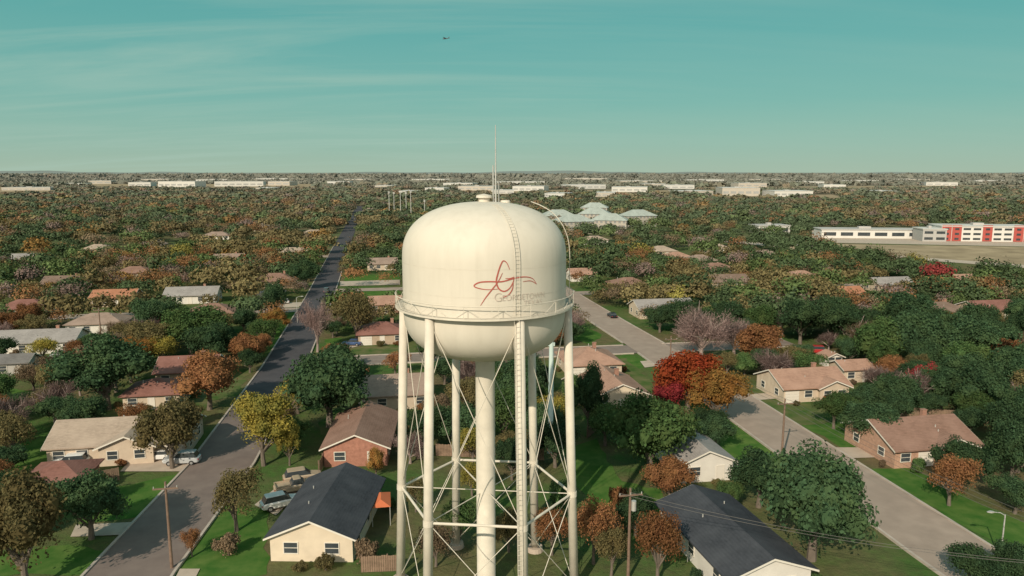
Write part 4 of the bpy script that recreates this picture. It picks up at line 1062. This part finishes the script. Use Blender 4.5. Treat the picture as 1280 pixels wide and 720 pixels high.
# garden bushes by the near houses
nbush = 0
for h in [h for h in HOUSES if not h.get('far') and h['y'] < 175]:
    for k in range(4):
        lx = random.uniform(-.55, .55)*h['w']; ly = -h['d']/2 - random.uniform(1.0, 2.0)
        if k > 1: lx = random.choice((-1, 1))*(h['w']/2 + random.uniform(1, 2)); ly = random.uniform(-.5, .5)*h['d']
        c, s = math.cos(h['rot']), math.sin(h['rot']); x, y = h['x'] + lx*c - ly*s, h['y'] + lx*s + ly*c
        if any(seg_dist(x, y, p) < wd/2 + 1.5 for p, wd in ROADS) or any((x-a)**2+(y-q_)**2 < 9 for a, q_ in CARS): continue
        if any(in_poly(x, y, L) for L in DRIVEW) or not house_clear(x, y, .5): continue
        kind = random.choice(('oak', 'green', 'olive', 'brown', 'rust')); R_ = random.uniform(.6, 1.2)
        lab, grp = auto_label(x, y, R_ + 3, kind, 'bush', 30)
        tree(lab, x, y, R_, R_*random.uniform(1.0, 1.5), kind, 'bush', grp, 'bush', 'bush'); nbush += 1

# the far wood: everything beyond, one mass
wm, nt, b = new_mat('woodland_leaf')
at = nt.nodes.new('ShaderNodeAttribute'); at.attribute_name = 'Col'
nt.links.new(at.outputs['Color'], b.inputs['Base Color']); b.inputs['Roughness'].default_value = 1; b.inputs['Specular IOR Level'].default_value = 0
r2 = np.random.default_rng(77)
kinds = list(PAL); PC = np.array([(np.array(PAL[k][0])+np.array(PAL[k][1]))/2 for k in kinds])
def band(y0, y1, sp_, prob, nleaf, ls, Rlo, Rhi, hf, given=None):
    if given is not None:
        P = np.array([g_[:2] for g_ in given]); Rr = np.array([g_[2] for g_ in given]); Hh = np.array([g_[3] for g_ in given]); n = len(P)
    else:
        ny = int((y1-y0)/sp_); out = []
        for j in range(ny):
            yy = y0 + (j+.5)*sp_; nx_ = int(1.56*yy/sp_)
            xx = (np.arange(nx_) - nx_/2 + .5)*sp_
            out.append(np.stack([xx + r2.uniform(-.45, .45, nx_)*sp_, np.full(nx_, yy) + r2.uniform(-.45, .45, nx_)*sp_], 1))
        P = np.concatenate(out)
        den = .5 + .5*np.sin(P[:, 0]*.011 + 1.3*np.sin(P[:, 1]*.006))*np.sin(P[:, 1]*.009 + 1.7*np.sin(P[:, 0]*.004))
        keep = r2.random(len(P)) < prob*(.62 + .5*den)
        for pts, wd in ROADS: keep &= seg_dist(P[:, 0], P[:, 1], pts) > wd/2 + np.where(P[:, 1] > 480, .5, 2.6)
        for L in NOTREE + CLEAR: keep &= ~in_poly(P[:, 0], P[:, 1], L)
        for h in HOUSES:
            c, s = math.cos(-h['rot']), math.sin(-h['rot']); dx_, dy_ = P[:, 0]-h['x'], P[:, 1]-h['y']
            lx, ly = dx_*c - dy_*s, dx_*s + dy_*c
            front = 12 if h.get('apt') else (16 if h['y'] < 330 else (34 if h['y'] < 760 else 250))
            keep &= ~((np.abs(lx) < h['w']/2 + 3) & (ly < h['d']/2 + 3) & (ly > -h['d']/2 - front))
        P = P[keep]; n = len(P)
        Rr = r2.uniform(Rlo, Rhi, n)*np.where(r2.random(n) < .3, .68, 1); Hh = Rr * r2.uniform(*hf, n)
    left = P[:, 0] < np.interp(P[:, 1], [p[1] for p in RA], [p[0] for p in RA])
    pl_ = np.array([.29,.13,.20,.015,.045,.003,.002,.16,.11,.06]); pr_ = np.array([.40,.18,.17,.008,.016,.002,.002,.08,.08,.06])
    # patches of one kind: neighbours tend to share a colour
    pt = .5 + .5*np.sin(P[:, 0]*.021 + 2*np.sin(P[:, 1]*.013))*np.sin(P[:, 1]*.017 + 2*np.sin(P[:, 0]*.009))
    rk = np.where(left, r2.choice(10, n, p=pl_/pl_.sum()), r2.choice(10, n, p=pr_/pr_.sum()))
    ki = np.where((pt > .72) & (r2.random(n) < .55), 0, np.where((pt < .26) & (r2.random(n) < .4), 2, rk))
    C = PC[ki]*.84 + np.array([.112, .100, .058])*.16
    C = C * r2.uniform(.76, 1.24, (n, 1))
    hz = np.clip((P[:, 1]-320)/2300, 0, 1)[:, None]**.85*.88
    C = C*(1-hz) + np.array([.205, .205, .178])*hz*r2.uniform(.94, 1.06, (n, 1))  # pale distance haze blended into the tree colours
    i = np.repeat(np.arange(n), nleaf); m_ = len(i)
    d = unit(r2.normal(size=(m_, 3))); d[:, 2] = np.where(d[:, 2] < -.25, -d[:, 2], d[:, 2])
    ph = r2.uniform(0, 6.28, (n, 3))[i]; am_ = r2.uniform(.4, 1.5, (n, 1))[i][:, 0]; az_ = np.arctan2(d[:, 1], d[:, 0])
    lob = 1 + am_*(.22*np.sin(3*az_ + ph[:, 0]) + .18*np.sin(5*d[:, 2]*1.6 + ph[:, 1]) + .12*np.sin(7*az_ + ph[:, 2]))
    k = r2.uniform(.60, 1.10, m_)*lob
    pos = np.stack([P[i, 0] + d[:, 0]*Rr[i]*k, P[i, 1] + d[:, 1]*Rr[i]*k, Hh[i]*.58 + d[:, 2]*Hh[i]*.42*k], 1)
    N = unit(d + r2.normal(size=(m_, 3))*.5)
    thin = np.where(np.isin(ki, [7, 8, 9]), .66, 1.0)[i]
    V = leaf_verts(pos, N, Rr[i]*ls*thin*r2.uniform(.6, 1.25, m_), r2, .7)
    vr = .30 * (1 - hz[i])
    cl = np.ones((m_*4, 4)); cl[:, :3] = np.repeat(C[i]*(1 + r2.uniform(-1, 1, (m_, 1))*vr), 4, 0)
    return V, cl
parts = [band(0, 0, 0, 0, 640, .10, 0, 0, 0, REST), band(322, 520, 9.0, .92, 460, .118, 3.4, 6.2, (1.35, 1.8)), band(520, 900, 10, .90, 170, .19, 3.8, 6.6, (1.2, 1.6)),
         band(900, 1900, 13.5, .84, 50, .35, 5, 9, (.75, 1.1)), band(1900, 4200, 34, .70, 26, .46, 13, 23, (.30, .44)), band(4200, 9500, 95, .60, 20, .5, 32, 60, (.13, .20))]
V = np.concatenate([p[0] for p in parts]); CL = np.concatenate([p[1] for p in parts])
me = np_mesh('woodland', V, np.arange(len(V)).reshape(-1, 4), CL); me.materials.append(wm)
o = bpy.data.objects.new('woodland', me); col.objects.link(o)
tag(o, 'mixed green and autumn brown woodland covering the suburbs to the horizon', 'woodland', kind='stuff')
